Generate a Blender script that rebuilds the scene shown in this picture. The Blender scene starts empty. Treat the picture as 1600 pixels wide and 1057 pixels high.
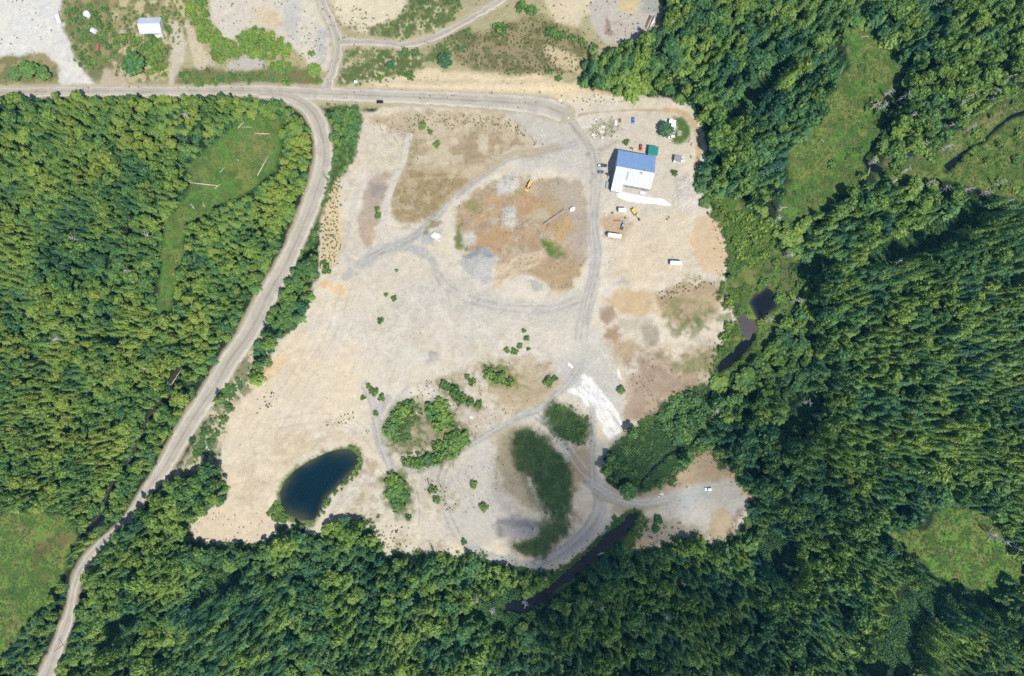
import bpy, bmesh, math, random
import numpy as np
from mathutils import Vector, Matrix

# ------------------------------------------------------------------ camera, sky, sun, exposure
scene = bpy.context.scene
COL = scene.collection
S = 0.44                       # metres of ground for one unit of the survey grid (1600 x 1057 units)
CAM_H = 469.0
cam_data = bpy.data.cameras.new('camera')
cam_data.sensor_width = 36.0
cam_data.lens = 36.0 * CAM_H / (1600 * S)
cam_data.clip_start = 1.0
cam_data.clip_end = 20000.0
cam = bpy.data.objects.new('camera', cam_data)
cam.location = (0, 0, CAM_H)
COL.objects.link(cam)
scene.camera = cam

SUN_VEC = Vector((0.28, -0.455, 1.0)).normalized()          # towards the sun: high in the south
world = bpy.data.worlds.new('World')
scene.world = world
world.use_nodes = True
wn = world.node_tree
sky = wn.nodes.new('ShaderNodeTexSky')
sky.sky_type = 'NISHITA'
sky.sun_disc = False
sky.sun_elevation = math.asin(SUN_VEC.z)
sky.sun_rotation = math.atan2(SUN_VEC.x, SUN_VEC.y)
sky.air_density = 1.0
sky.dust_density = 0.6
wn.links.new(sky.outputs['Color'], wn.nodes['Background'].inputs['Color'])
wn.nodes['Background'].inputs['Strength'].default_value = 0.105
sun_data = bpy.data.lights.new('sun', 'SUN')
sun_data.energy = 4.9
sun_data.angle = math.radians(0.53)
sun_data.color = (1.0, 0.955, 0.88)
sun = bpy.data.objects.new('sun', sun_data)
sun.rotation_euler = SUN_VEC.to_track_quat('Z', 'Y').to_euler()
sun.location = (200, -400, 900)
COL.objects.link(sun)
vs = scene.view_settings
vs.view_transform = 'Standard'
vs.look = 'None'
vs.exposure = 0.35
vs.gamma = 1.0
vs.use_curve_mapping = False
scene.cycles.max_bounces = 6
scene.cycles.diffuse_bounces = 3
scene.cycles.glossy_bounces = 2
scene.cycles.transmission_bounces = 2
scene.cycles.volume_bounces = 1
scene.cycles.use_denoising = False
scene.cycles.filter_width = 1.6

rng = np.random.default_rng(11)
R = random.Random(5)

# ------------------------------------------------------------------ helpers
def W(x, y, z=0.0):
    return Vector(((x - 800) * S, (528.5 - y) * S, z))

def lin(c):
    c = np.asarray(c, dtype=float) / 255.0
    return np.where(c <= 0.04045, c / 12.92, ((c + 0.055) / 1.055) ** 2.4)

GAIN = np.array([1.93, 1.94, 2.0])                     # how bright a flat, sunlit surface of albedo 1 shows
def alb(c):
    return np.clip(lin(c) / GAIN, 0.004, 0.80)

_tabs = {}
def vnoise(x, y, scale, seed):
    if seed not in _tabs:
        _tabs[seed] = np.random.default_rng(seed + 100).random((256, 256))
    t = _tabs[seed]
    u = x / scale + 7.31 * seed; v = y / scale + 3.17 * seed
    iu = np.floor(u).astype(int); iv = np.floor(v).astype(int)
    fu = u - iu; fv = v - iv
    fu = fu * fu * (3 - 2 * fu); fv = fv * fv * (3 - 2 * fv)
    a = t[iu & 255, iv & 255]; b = t[(iu + 1) & 255, iv & 255]
    c = t[iu & 255, (iv + 1) & 255]; d = t[(iu + 1) & 255, (iv + 1) & 255]
    return (a * (1 - fu) + b * fu) * (1 - fv) + (c * (1 - fu) + d * fu) * fv

def fbm(x, y, scale, seed, octv=4):
    r = 0; amp = 1; tot = 0
    for k in range(octv):
        r = r + amp * vnoise(x, y, scale / 2 ** k, seed + 17 * k); tot += amp; amp *= 0.55
    return r / tot

def sstep(a, b, x):
    t = np.clip((x - a) / (b - a), 0, 1)
    return t * t * (3 - 2 * t)

def seg_d2(X, Y, ax, ay, bx, by):
    dx, dy = bx - ax, by - ay
    L = dx * dx + dy * dy + 1e-9
    t = np.clip(((X - ax) * dx + (Y - ay) * dy) / L, 0, 1)
    return (X - ax - t * dx) ** 2 + (Y - ay - t * dy) ** 2, t

def poly_sd(P, X, Y):
    inside = np.zeros(X.shape, bool); d2 = np.full(X.shape, 1e12)
    n = len(P)
    for i in range(n):
        ax, ay = P[i][:2]; bx, by = P[(i + 1) % n][:2]
        d2 = np.minimum(d2, seg_d2(X, Y, ax, ay, bx, by)[0])
        if ay != by:
            c = ((ay > Y) != (by > Y)) & (X < (bx - ax) * (Y - ay) / (by - ay) + ax)
            inside ^= c
    d = np.sqrt(d2)
    return np.where(inside, -d, d)

def smooth(P, closed=False, step=4.0):
    """Catmull-Rom through (x, y[, w]) points"""
    P = [tuple(p) for p in P]; n = len(P); out = []
    rngi = range(n if closed else n - 1)
    for i in rngi:
        if closed:
            p0, p1, p2, p3 = P[i - 1], P[i], P[(i + 1) % n], P[(i + 2) % n]
        else:
            p0, p1, p2, p3 = P[max(i - 1, 0)], P[i], P[i + 1], P[min(i + 2, n - 1)]
        m = max(1, int(math.hypot(p2[0] - p1[0], p2[1] - p1[1]) / step))
        for k in range(m):
            t = k / m
            out.append(tuple(0.5 * (2 * b + (c - a) * t + (2 * a - 5 * b + 4 * c - d) * t * t + (-a + 3 * b - 3 * c + d) * t ** 3)
                             for a, b, c, d in zip(p0, p1, p2, p3)))
    if not closed: out.append(P[-1])
    return out

# ---- materials
def mat(name, color, rough=0.6, metal=0.0, var=0.12, vscale=2.0, bump=0.0, spec=0.4):
    m = bpy.data.materials.new(name); m.use_nodes = True
    nt = m.node_tree; b = nt.nodes['Principled BSDF']
    tc = nt.nodes.new('ShaderNodeTexCoord'); nz = nt.nodes.new('ShaderNodeTexNoise')
    nz.inputs['Scale'].default_value = vscale; nz.inputs['Detail'].default_value = 5
    nt.links.new(tc.outputs['Object'], nz.inputs['Vector'])
    mr = nt.nodes.new('ShaderNodeMapRange'); mr.inputs[1].default_value = 0.25; mr.inputs[2].default_value = 0.75
    mr.inputs[3].default_value = 1 - var; mr.inputs[4].default_value = 1 + var
    nt.links.new(nz.outputs['Fac'], mr.inputs[0])
    mx = nt.nodes.new('ShaderNodeVectorMath'); mx.operation = 'SCALE'
    mx.inputs[0].default_value = tuple(color)
    nt.links.new(mr.outputs[0], mx.inputs['Scale'])
    nt.links.new(mx.outputs[0], b.inputs['Base Color'])
    b.inputs['Roughness'].default_value = rough; b.inputs['Metallic'].default_value = metal
    b.inputs['Specular IOR Level'].default_value = spec
    if bump:
        bp = nt.nodes.new('ShaderNodeBump'); bp.inputs['Strength'].default_value = bump; bp.inputs['Distance'].default_value = 0.1
        nt.links.new(nz.outputs['Fac'], bp.inputs['Height']); nt.links.new(bp.outputs[0], b.inputs['Normal'])
    return m

# ---- objects
def tag(o, label=None, cat=None, group=None, kind=None):
    if label: o['label'] = label
    if cat: o['category'] = cat
    if group: o['group'] = group
    if kind: o['kind'] = kind
    return o

def empty(name, loc=(0, 0, 0), rz=0.0):
    o = bpy.data.objects.new(name, None); COL.objects.link(o)
    o.location = loc; o.rotation_euler = (0, 0, rz); o.empty_display_size = 0.3
    return o

def mesh_obj(name, verts, faces, m=None, parent=None, smooth_=False, loc=(0, 0, 0)):
    me = bpy.data.meshes.new(name); me.from_pydata([tuple(v) for v in verts], [], faces); me.update()
    if m: me.materials.append(m)
    if smooth_: me.shade_smooth()
    o = bpy.data.objects.new(name, me); COL.objects.link(o); o.parent = parent; o.location = loc
    return o

class MB:
    """collects boxes, tubes and prisms; build() links them as one mesh object"""
    def __init__(s): s.bm = bmesh.new()
    def box(s, c, d, rz=0.0, rx=0.0, ry=0.0, bevel=0.0):
        g = bmesh.ops.create_cube(s.bm, size=1.0)
        M = Matrix.Translation(c) @ Matrix.Rotation(rz, 4, 'Z') @ Matrix.Rotation(ry, 4, 'Y') @ Matrix.Rotation(rx, 4, 'X') @ Matrix.Diagonal((*d, 1))
        bmesh.ops.transform(s.bm, matrix=M, verts=g['verts'])
        if bevel:
            es = list({e for v in g['verts'] for e in v.link_edges})
            bmesh.ops.bevel(s.bm, geom=es, offset=bevel, segments=2, affect='EDGES', profile=0.5)
        return s
    def tube(s, a, b, r1, r2=None, n=10, caps=True):
        a = Vector(a); b = Vector(b); r2 = r1 if r2 is None else r2
        g = bmesh.ops.create_cone(s.bm, cap_ends=caps, segments=n, radius1=r1, radius2=r2, depth=(b - a).length)
        q = (b - a).normalized().to_track_quat('Z', 'Y').to_matrix().to_4x4()
        bmesh.ops.transform(s.bm, matrix=Matrix.Translation((a + b) / 2) @ q, verts=g['verts'])
        return s
    def prism(s, prof, axis, lo, hi, taper=None):
        """profile [(p, q)] extruded along axis 'x' or 'y'; p, q are the other two axes"""
        def pt(p, q, t, k):
            if taper: p, q = taper(p, q, t, k)
            return {'x': (t, p, q), 'y': (p, t, q), 'z': (p, q, t)}[axis]
        va = [s.bm.verts.new(pt(p, q, lo, 0)) for p, q in prof]; vb = [s.bm.verts.new(pt(p, q, hi, 1)) for p, q in prof]
        n = len(prof)
        for i in range(n): s.bm.faces.new((va[i], va[(i + 1) % n], vb[(i + 1) % n], vb[i]))
        s.bm.faces.new(va[::-1]); s.bm.faces.new(vb)
        return s
    def ico(s, c, d, sub=2, jit=0.0, rnd=R, rz=0):
        g = bmesh.ops.create_icosphere(s.bm, subdivisions=sub, radius=0.5)
        for v in g['verts']:
            v.co *= 1 + rnd.uniform(-jit, jit)
        bmesh.ops.transform(s.bm, matrix=Matrix.Translation(c) @ Matrix.Rotation(rz, 4, 'Z') @ Matrix.Diagonal((*d, 1)), verts=g['verts'])
        return s
    def poly(s, pts):
        s.bm.faces.new([s.bm.verts.new(p) for p in pts]); return s
    def build(s, name, m, parent=None, smooth_=False, loc=(0, 0, 0)):
        bmesh.ops.recalc_face_normals(s.bm, faces=s.bm.faces)
        me = bpy.data.meshes.new(name); s.bm.to_mesh(me); s.bm.free()
        me.materials.append(m)
        if smooth_: me.shade_smooth()
        o = bpy.data.objects.new(name, me); COL.objects.link(o); o.parent = parent; o.location = loc
        return o

def copy_tree(o, parent=None):
    c = o.copy(); COL.objects.link(c); c.parent = parent
    for ch in list(o.children): copy_tree(ch, c)
    return c
# ------------------------------------------------------------------ the site plan (survey units, x to the east, y to the south)
YARD = [(565,176),(600,168),(720,165),(800,170),(860,160),(905,150),(975,150),(1020,152),(1060,158),(1085,172),(1100,200),(1106,235),(1100,262),
        (1090,285),(1108,320),(1124,345),(1138,385),(1140,420),(1128,440),(1125,462),(1148,480),(1150,505),(1128,530),(1118,562),(1110,598),(1090,612),(1050,628),
        (1030,652),(1000,664),(962,692),(946,716),(947,752),(970,776),(1000,784),(1035,770),(1058,745),(1080,712),(1108,702),(1128,724),(1152,740),
        (1172,768),(1178,792),(1155,830),(1122,858),(1090,848),(1050,852),(1010,862),(978,862),(985,838),(1003,800),(985,795),(940,845),(893,888),
        (850,900),(815,893),(778,884),(752,872),(735,866),(715,873),(690,868),(640,872),(602,868),(588,842),(565,820),(530,815),(495,838),(470,820),
        (440,836),(412,850),(370,852),(330,856),(296,842),(293,818),(322,800),(352,786),(356,752),(338,722),(350,680),(345,640),(388,612),(402,592),
        (425,575),(428,545),(442,530),(465,510),(480,480),(486,450),(496,430),(498,400),(496,360),(505,330),(514,300),(530,272),(552,250),(560,215)]
NORTH = [(-200,-200),(1040,-200),(1036,20),(1030,48),(1008,62),(985,76),(960,84),(936,90),(908,106),(906,130),(930,142),(975,148),(1020,152),(1060,160),
         (905,172),(800,175),(565,172),(515,168),(470,162),(425,146),(300,152),(150,150),(-200,150)]
MEADOWS = {
 'log_meadow': [(346,215),(372,186),(410,178),(438,190),(442,225),(430,266),(404,288),(378,304),(346,316),(324,338),(286,345),(284,400),(277,440),(264,490),(238,502),
                (246,455),(254,400),(256,350),(284,316),(298,294),(296,262),(320,236)],
 'west_marsh': [(-80,800),(0,805),(60,797),(110,815),(122,838),(102,870),(96,900),(80,930),(60,960),(38,985),(14,1020),(-80,1100)],
 'north_meadow': [(1320,52),(1360,37),(1380,62),(1397,82),(1409,112),(1397,148),(1378,165),(1370,180),(1385,186),(1377,218),(1362,240),(1344,266),(1336,290),(1308,307),
                  (1293,330),(1262,342),(1226,350),(1213,340),(1220,310),(1234,282),(1232,240),(1262,207),(1287,178),(1300,140),(1330,106),(1325,72)],
 'snag_marsh': [(1640,118),(1590,140),(1555,165),(1520,190),(1488,214),(1450,236),(1400,252),(1368,268),(1378,288),(1430,280),(1480,278),(1530,296),(1640,330)],
 'pond_marsh': [(1196,372),(1226,394),(1256,420),(1266,446),(1244,470),(1228,505),(1190,545),(1150,585),(1110,602),(1116,560),(1130,520),(1150,490),(1128,460),(1132,440),(1160,430),(1176,404)],
 'scrub_strip': [(1112,302),(1140,306),(1178,335),(1214,348),(1204,376),(1180,404),(1160,430),(1144,424),(1140,382),(1126,346)],
 'fern_meadow': [(1393,838),(1452,828),(1460,806),(1480,798),(1555,806),(1572,848),(1602,888),(1596,908),(1568,902),(1566,928),(1540,932),(1505,912),(1462,903),(1445,885),(1425,866)],
}
VERGE = [(428,525),(412,575),(398,604),(388,616),(350,645),(354,682),(340,724),(318,738),(285,752),(262,752),(285,718),(318,665),(348,620),(384,560),(410,515)]
LINK = [(955,800),(948,762),(975,768),(1000,772),(1030,757),(1060,735),(1085,702),(1110,698),(1132,724),(1152,742),(1060,792),(1005,802)]
GAPS = [[(1352,392),(1420,364),(1480,338),(1520,312),(1566,330),(1500,362),(1452,388),(1404,412),(1366,424)],
        [(1404,934),(1460,905),(1540,930),(1556,952),(1500,936),(1452,955),(1432,1000),(1428,1060),(1345,1060),(1352,1035),(1378,1000)],
        [(1130,170),(1180,120),(1225,95),(1240,110),(1200,140),(1160,190),(1140,200)],
        [(1232,420),(1290,398),(1300,412),(1262,440)],
        [(1225,640),(1275,612),(1285,640),(1240,690),(1215,690)],
        [(300,920),(335,895),(385,880),(390,898),(345,925),(300,960)],
        [(170,975),(215,945),(225,955),(190,1000),(165,1010)],
        [(1215,900),(1180,860),(1205,830),(1240,850),(1235,890)],
        [(745,945),(800,925),(850,938),(835,972),(790,985),(755,972)]]
ROADS = {
 'main_gravel_road': [(-260,150,17),(0,145,16),(100,143,15),(187,143,15),(300,143,15),(400,142,17),(480,146,19),(560,149,20),(640,152,21),(720,156,23),(800,161,26),(850,167,30),(880,178,28)],
 'west_gravel_road': [(404,147,12),(440,149,18),(470,160,22),(490,178,25),(501,203,26),(507,235,27),(504,264,28),(494,300,27),(479,340,26),(461,383,26),(443,420,28),(420,460,30),(402,497,31),
                      (384,529,30),(356,569,29),(329,614,28),(301,655,27),(278,694,25),(255,733,22),(229,766,14),(211,793,11),(189,824,11),(162,846,11),(142,866,11),(129,886,11),
                      (119,907,11),(113,934,10),(108,962,12),(102,981,18),(94,1002,15),(84,1030,19),(73,1057,24),(50,1110,26),(0,1200,26)],
 'north_side_road': [(488,-40,11),(502,0,11),(510,18,12),(519,38,13),(527,60,14),(528,82,12),(521,112,12),(514,128,15),(511,138,20)],
 'branch_side_road': [(530,66,14),(560,66,11),(600,68,9),(625,71,10),(650,68,10),(682,58,9),(720,38,9),(760,15,10),(785,-2,11),(830,-40,11)],
}
CREEKS = {
 'west_creek': [(297,570,3),(281,583,5),(271,600,7),(270,620,6),(246,640,6),(234,660,7),(222,685,5),(210,713,4),(195,735,5),(182,752,4),(173,772,5),(166,795,5),(156,812,6),(128,835,5)],
 'yard_creek': [(1112,612,4),(1110,635,3),(1100,662,2),(1086,688,2.2),(1062,702,2.2),(1040,713,3),(1018,734,2.4),(1005,750,2.6),(1000,760,3)],
 'south_river': [(994,802,8),(986,812,15),(975,825,19),(955,842,21),(935,862,19),(912,880,17),(890,898,15),(868,915,12),(852,930,14),(820,945,26),(790,950,16)],
 'marsh_creek': [(1176,520,12),(1168,535,14),(1152,552,14),(1136,566,14),(1122,577,11)],
 'snag_creek': [(1640,172,8),(1600,176,6),(1575,186,4),(1550,208,3.5),(1532,224,5),(1512,234,3),(1492,252,9),(1480,262,12)],
 'meadow_creek': [(1395,160,4),(1372,218,4),(1350,250,5),(1362,258,14),(1378,268,12)],
}
PONDS = {
 'dark_pond': [(437,770),(446,752),(462,736),(482,722),(505,711),(528,704),(546,703),(556,712),(557,726),(548,741),(530,757),(512,776),(500,796),(490,812),(472,812),(452,806),(441,792)],
 'marsh_pond': [(1172,474),(1178,462),(1188,457),(1199,450),(1208,456),(1212,466),(1216,480),(1206,487),(1196,494),(1186,498),(1180,488)],
 'mud_pool': [(1154,496),(1163,492),(1170,499),(1180,502),(1184,514),(1176,520),(1171,530),(1160,524),(1158,512)],
}

# ------------------------------------------------------------------ terrain grid
def axis(lo, hi, step, far):
    a = list(np.arange(lo, hi + step / 2, step)); d = step; v = a[-1]; up = []
    while v < far: d *= 1.22; v += d; up.append(v)
    d = step; v = a[0]; dn = []
    while v > -far: d *= 1.22; v -= d; dn.append(v)
    return np.array(dn[::-1] + a + up)
gx = axis(-24, 1624, 1.6, 8000); gy = axis(-24, 1081, 1.6, 8000)
GX, GY = np.meshgrid(gx, gy, indexing='xy')
NY, NX = GX.shape
RGB = np.zeros((NY, NX, 3)); Z = np.zeros((NY, NX)); CLEAR = np.zeros((NY, NX))
N1 = fbm(GX, GY, 26, 1, 4); N2 = fbm(GX, GY, 8, 2, 3); N3 = fbm(GX, GY, 90, 3, 4); N4 = fbm(GX, GY, 3.6, 4, 2)

def window(x0, y0, x1, y1, pad):
    i0, i1 = np.searchsorted(gx, [x0 - pad, x1 + pad]); j0, j1 = np.searchsorted(gy, [y0 - pad, y1 + pad])
    return slice(max(j0, 0), j1), slice(max(i0, 0), i1)

def mask_poly(P, soft=3, warp=5, rough=2.0, pad=30):
    xs = [p[0] for p in P]; ys = [p[1] for p in P]
    w = window(min(xs), min(ys), max(xs), max(ys), pad)
    sd = poly_sd(P, GX[w], GY[w]) + (N1[w] - 0.5) * 2 * warp + (N2[w] - 0.5) * 2 * rough
    return w, sstep(soft, -soft, sd)

def mask_stroke(P, soft=2, warp=2, rough=1.0, width=None, pad=30):
    P = [p if len(p) > 2 else (*p, width) for p in P]
    P = smooth(P, step=8)
    xs = [p[0] for p in P]; ys = [p[1] for p in P]
    w = window(min(xs), min(ys), max(xs), max(ys), pad)
    X, Y = GX[w], GY[w]; sd = np.full(X.shape, 1e9)
    for a, b in zip(P[:-1], P[1:]):
        d2, t = seg_d2(X, Y, a[0], a[1], b[0], b[1])
        sd = np.minimum(sd, np.sqrt(d2) - (a[2] + (b[2] - a[2]) * t) / 2)
    sd = sd + (N1[w] - 0.5) * 2 * warp + (N2[w] - 0.5) * 2 * rough
    return w, sstep(soft, -soft, sd)

def put(wm, c, a=1.0, patch=None):
    w, m = wm
    m = m * a
    if patch:                       # patchy cover: (noise scale, threshold, softness, seed)
        sc, th, sf, sd = patch
        m = m * sstep(th - sf, th + sf, fbm(GX[w], GY[w], sc, sd, 3))
    RGB[w] = RGB[w] * (1 - m[..., None]) + alb(c) * m[..., None]

def P(c, pts, soft=3, warp=5, a=1.0, patch=None, rough=None):
    if soft > 1.6: soft, warp = soft * 1.5, warp * 1.35
    put(mask_poly(pts, soft, warp, (1.0 if soft <= 1.6 else 5.5) if rough is None else rough), c, a, patch)
def lanes(pts, width, n=3, a=.75, cols=((222,216,206),(178,171,160)), wd=1.8):
    q = np.array(smooth([(p[0], p[1]) for p in pts], step=10)); d = np.gradient(q, axis=0); d /= np.linalg.norm(d, axis=1)[:, None] + 1e-9
    for k in range(n):
        o_ = (k / max(n - 1, 1) - .5) * width + R.uniform(-1, 1); wob = R.uniform(-2, 2)
        ST(cols[k % len(cols)], [(x - dy * (o_ + wob * math.sin(i * .5)), y + dx * (o_ + wob * math.sin(i * .5)), wd * R.uniform(.6, 1.3)) for i, ((x, y), (dx, dy)) in enumerate(zip(q, d))], soft=1.3, warp=.6, rough=1.2, a=a * R.uniform(.6, 1.1))
def ruts(poly, n, ang, spread, L, cols, wd=1.4, a=.4):
    xs = [p[0] for p in poly]; ys = [p[1] for p in poly]; k = 0
    while k < n:
        x, y = R.uniform(min(xs), max(xs)), R.uniform(min(ys), max(ys))
        if poly_sd(poly, np.array([x]), np.array([y]))[0] > 0: continue
        k += 1; t = math.radians(ang + R.gauss(0, spread)); l = L * R.uniform(.4, 1.2); bend = R.uniform(-.25, .25)
        ST(R.choice(cols), [(x - l/2*math.cos(t-bend), y - l/2*math.sin(t-bend)), (x, y), (x + l/2*math.cos(t+bend), y + l/2*math.sin(t+bend))], wd * R.uniform(.6, 1.5), 1.2, .8, a=a * R.uniform(.5, 1.1))
def ST(c, pts, width=None, soft=2, warp=2, a=1.0, patch=None, rough=1.0): put(mask_stroke(pts, soft, warp, rough, width), c, a, patch)
def E(c, x, y, rx, ry=None, ang=0, **k):
    ry = ry or rx; ca, sa = math.cos(math.radians(ang)), math.sin(math.radians(ang))
    P(c, [(x + rx * math.cos(t) * ca - ry * math.sin(t) * sa, y + rx * math.cos(t) * sa + ry * math.sin(t) * ca) for t in np.linspace(0, 2 * math.pi, 14)[:-1]], **k)

SAND=(230,221,203); PALE=(238,230,212); GREY=(208,203,193); GREY2=(190,187,180); TRK=(204,198,188); BROWN=(184,166,134); BROWN2=(165,146,116)
ORANGE=(214,176,128); PEACH=(236,212,174); OLIVE=(128,132,84); GREEN=(98,128,60); DKG=(64,92,46); WHITE=(255,253,250)

RGB[:] = alb((46, 62, 34))
RGB *= (0.7 + 0.6 * N2)[..., None]
for nm, q in MEADOWS.items():
    P({'log_meadow': (104,146,64), 'west_marsh': (118,150,66), 'north_meadow': (102,142,62), 'snag_marsh': (114,140,66), 'pond_marsh': (110,138,68), 'fern_meadow': (112,152,64), 'scrub_strip': (108,142,62)}[nm], q, 4, 5)
    P((138,146,78), q, 4, 5, a=0.7, patch=(26, .54, .06, 40)); P((76,110,50), q, 4, 5, a=0.7, patch=(16, .55, .05, 41)); P((140,128,84), q, 4, 5, a=.5, patch=(9, .62, .04, 190))
P((150,150,86), [(370,225),(400,200),(430,210),(425,250),(395,280),(375,290),(365,255)], 5, 6, a=.7, patch=(9,.5,.1,42))
P((120,112,68), [(50,872),(60,850),(85,840),(120,832),(118,842),(85,855),(62,880),(52,905)], 3, 3, a=.8)
P((118,110,92), [(1200,390),(1240,420),(1255,450),(1220,470),(1200,450),(1180,430)], 4, 6, a=.6, patch=(14,.5,.06,43))
P((62,60,58), [(1200,390),(1240,420),(1255,450),(1220,470),(1200,450),(1180,430)], 4, 6, a=.8, patch=(11,.62,.02,44))
P((150,138,112), [(1380,200),(1450,215),(1490,220),(1580,150),(1590,165),(1500,240),(1420,262),(1380,262)], 4, 6, a=.5, patch=(12,.5,.06,45))
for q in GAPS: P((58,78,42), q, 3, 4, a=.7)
# the north strip
P((186,178,138), NORTH, 2, 3)
P((122,126,78), [(-40,-40),(300,-40),(296,40),(290,70),(272,130),(-40,138)], 5, 8, a=.85)
P((176,164,120), [(-40,-40),(300,-40),(296,40),(290,70),(272,130),(-40,138)], 5, 8, a=.7, patch=(12,.55,.05,212))
P((214,200,160), [(170,-20),(300,-20),(296,70),(262,128),(185,130)], 3, 5, a=.8, patch=(13,.56,.05,46))
P((232,229,222), [(-40,-40),(97,-40),(95,30),(108,60),(118,95),(150,132),(120,140),(92,140),(90,100),(70,86),(-40,90)], 3, 4)
P((206,190,166), [(165,110),(200,116),(200,138),(150,138)], 3, 4)
P((214,203,182), [(268,28),(276,34),(286,48),(292,72),(288,98),(272,122),(270,138),(264,136),(266,108),(266,70)], 2, 2)
P((218,205,178), [(292,26),(300,44),(308,64),(324,84),(333,100),(308,114),(300,98),(296,66),(288,44)], 2, 3, a=.9)
P((224,216,200), [(322,-20),(497,-20),(506,30),(516,60),(521,90),(512,112),(482,104),(466,84),(440,62),(420,50),(400,44),(385,48),(370,62),(345,60),(333,30)], 3, 5)
P((204,202,198), [(440,-10),(462,-10),(468,40),(472,70),(462,72),(452,52),(440,48)], 4, 4, a=.8)
P((202,200,196), [(490,46),(508,46),(512,80),(506,98),(492,96),(496,70)], 3, 3)
P((226,202,166), [(400,12),(438,20),(440,40),(404,44)], 4, 4, a=.7)
P((206,200,190), [(354,102),(376,84),(398,82),(412,92),(410,108),(384,112),(362,110)], 2, 3)
P((120,124,76), [(272,136),(284,106),(330,110),(358,112),(420,108),(470,104),(500,116),(506,132),(420,134),(330,138)], 3, 4, a=.9)
P((232,220,192), [(512,-20),(645,-20),(636,14),(618,34),(584,56),(545,44),(522,24)], 3, 4)
P((112,124,72), [(646,-20),(722,-20),(712,30),(682,50),(640,60),(602,61),(578,50),(610,36),(632,14)], 5, 8, a=.6)
P((104,118,68), [(646,-20),(722,-20),(712,30),(682,50),(640,60),(602,61),(578,50),(610,36),(632,14)], 5, 8, a=.9, patch=(11,.45,.06,210)); P((214,200,166), [(646,-20),(722,-20),(712,30),(682,50),(640,60),(602,61),(578,50),(610,36),(632,14)], 5, 8, a=.8, patch=(9,.62,.04,211))
P((96,112,60), [(530,52),(545,40),(560,46),(600,40),(610,50),(580,56)], 3, 4, a=.7, patch=(10,.5,.06,47))
P((108,122,72), [(524,134),(526,112),(534,88),(560,71),(602,74),(632,80),(662,84),(668,100),(640,112),(622,116),(602,130),(560,136)], 5, 8, a=.6)
P((104,118,68), [(524,134),(526,112),(534,88),(560,71),(602,74),(632,80),(662,84),(668,100),(640,112),(622,116),(602,130),(560,136)], 5, 8, a=.9, patch=(11,.45,.06,210)); P((214,200,166), [(524,134),(526,112),(534,88),(560,71),(602,74),(632,80),(662,84),(668,100),(640,112),(622,116),(602,130),(560,136)], 5, 8, a=.8, patch=(9,.62,.04,211))
P((208,196,152), [(540,100),(560,86),(562,92),(545,104)], 2, 2, a=.7)
P((112,124,72), [(668,84),(700,52),(732,44),(742,60),(712,76),(694,96),(672,96)], 5, 8, a=.6)
P((104,118,68), [(668,84),(700,52),(732,44),(742,60),(712,76),(694,96),(672,96)], 5, 8, a=.9, patch=(11,.45,.06,210)); P((214,200,166), [(668,84),(700,52),(732,44),(742,60),(712,76),(694,96),(672,96)], 5, 8, a=.8, patch=(9,.62,.04,211))
P((150,138,100), [(700,56),(760,50),(830,24),(872,38),(902,50),(926,70),(934,86),(912,108),(880,118),(840,110),(792,118),(740,108),(712,92)], 4, 6, a=.75)
P((112,116,70), [(700,56),(760,50),(830,24),(872,38),(902,50),(926,70),(912,108),(880,118),(792,118),(740,108)], 4, 6, a=.7, patch=(10,.52,.05,48))
P((224,206,170), [(850,74),(880,72),(905,95),(905,112),(870,108)], 3, 4, a=.8)
P((226,212,182), [(840,-20),(930,-20),(925,20),(900,40),(870,36)], 3, 4)
P((204,196,185), [(926,8),(960,-20),(1040,-20),(1034,22),(1016,42),(1006,52),(985,66),(952,72),(932,56),(922,34)], 3, 4)
P((180,180,174), [(1002,-10),(1034,-10),(1030,14),(1018,20),(1004,16)], 2, 2)
P((220,202,158), [(964,-10),(1000,-10),(994,20),(980,24),(966,16)], 2, 2)
P((150,125,105), [(944,30),(952,28),(956,52),(946,54)], 2, 2, a=.7)
P((233,215,180), [(560,128),(640,118),(668,108),(702,110),(760,116),(822,118),(872,124),(908,134),(952,148),(1000,152),(1062,158),(1090,172),(1098,196),(1082,184),(1050,172),(1000,172),(940,176),(900,166),(850,156),(800,150),(700,144),(600,139)], 3, 4)
P((226,186,136), [(920,132),(950,146),(1000,158),(1060,166),(1088,180),(1104,235),(1098,240),(1090,198),(1070,180),(1020,172),(940,160)], 3, 4, a=.5, patch=(14,.46,.08,49))
ST((196,160,112), [(905,178),(950,172),(990,170),(1040,172),(1070,182)], 2.2, 1.2, 1.5, a=.55)
# the yard
P(SAND, YARD, 2.5, 4)
P((226,214,192), YARD, 2.5, 4, a=.8, patch=(60,.5,.1,50))
P((234,220,194), YARD, 2.5, 4, a=.6, patch=(46,.55,.1,51))
P((217,211,200), [(600,420),(700,400),(760,440),(900,450),(950,560),(960,620),(860,600),(760,560),(640,590),(560,600),(540,520)], 30, 20, a=.55)
P((216,209,198), YARD, 2.5, 4, a=.35, patch=(26,.58,.1,52))
P((235,218,188), [(300,800),(360,690),(350,640),(430,560),(470,520),(560,540),(560,640),(440,720),(430,800),(410,850),(300,845)], 10, 14, a=.6)
P((218,200,172), [(380,730),(430,680),(500,660),(560,660),(590,690),(560,690),(500,700),(440,735),(425,780),(360,800)], 8, 10, a=.7, patch=(20,.46,.1,53))
P((230,212,184), [(300,805),(350,790),(420,790),(440,820),(410,850),(310,850)], 6, 6, a=.6)
P((238,206,158), [(500,438),(522,444),(544,452),(540,466),(520,456),(498,446)], 4, 5)
P((236,206,160), [(410,580),(440,556),(450,565),(420,596)], 5, 6, a=.7)
P((226,208,178), [(1000,330),(1080,330),(1100,430),(1000,440),(950,430),(950,380)], 8, 12, a=.5)
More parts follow.
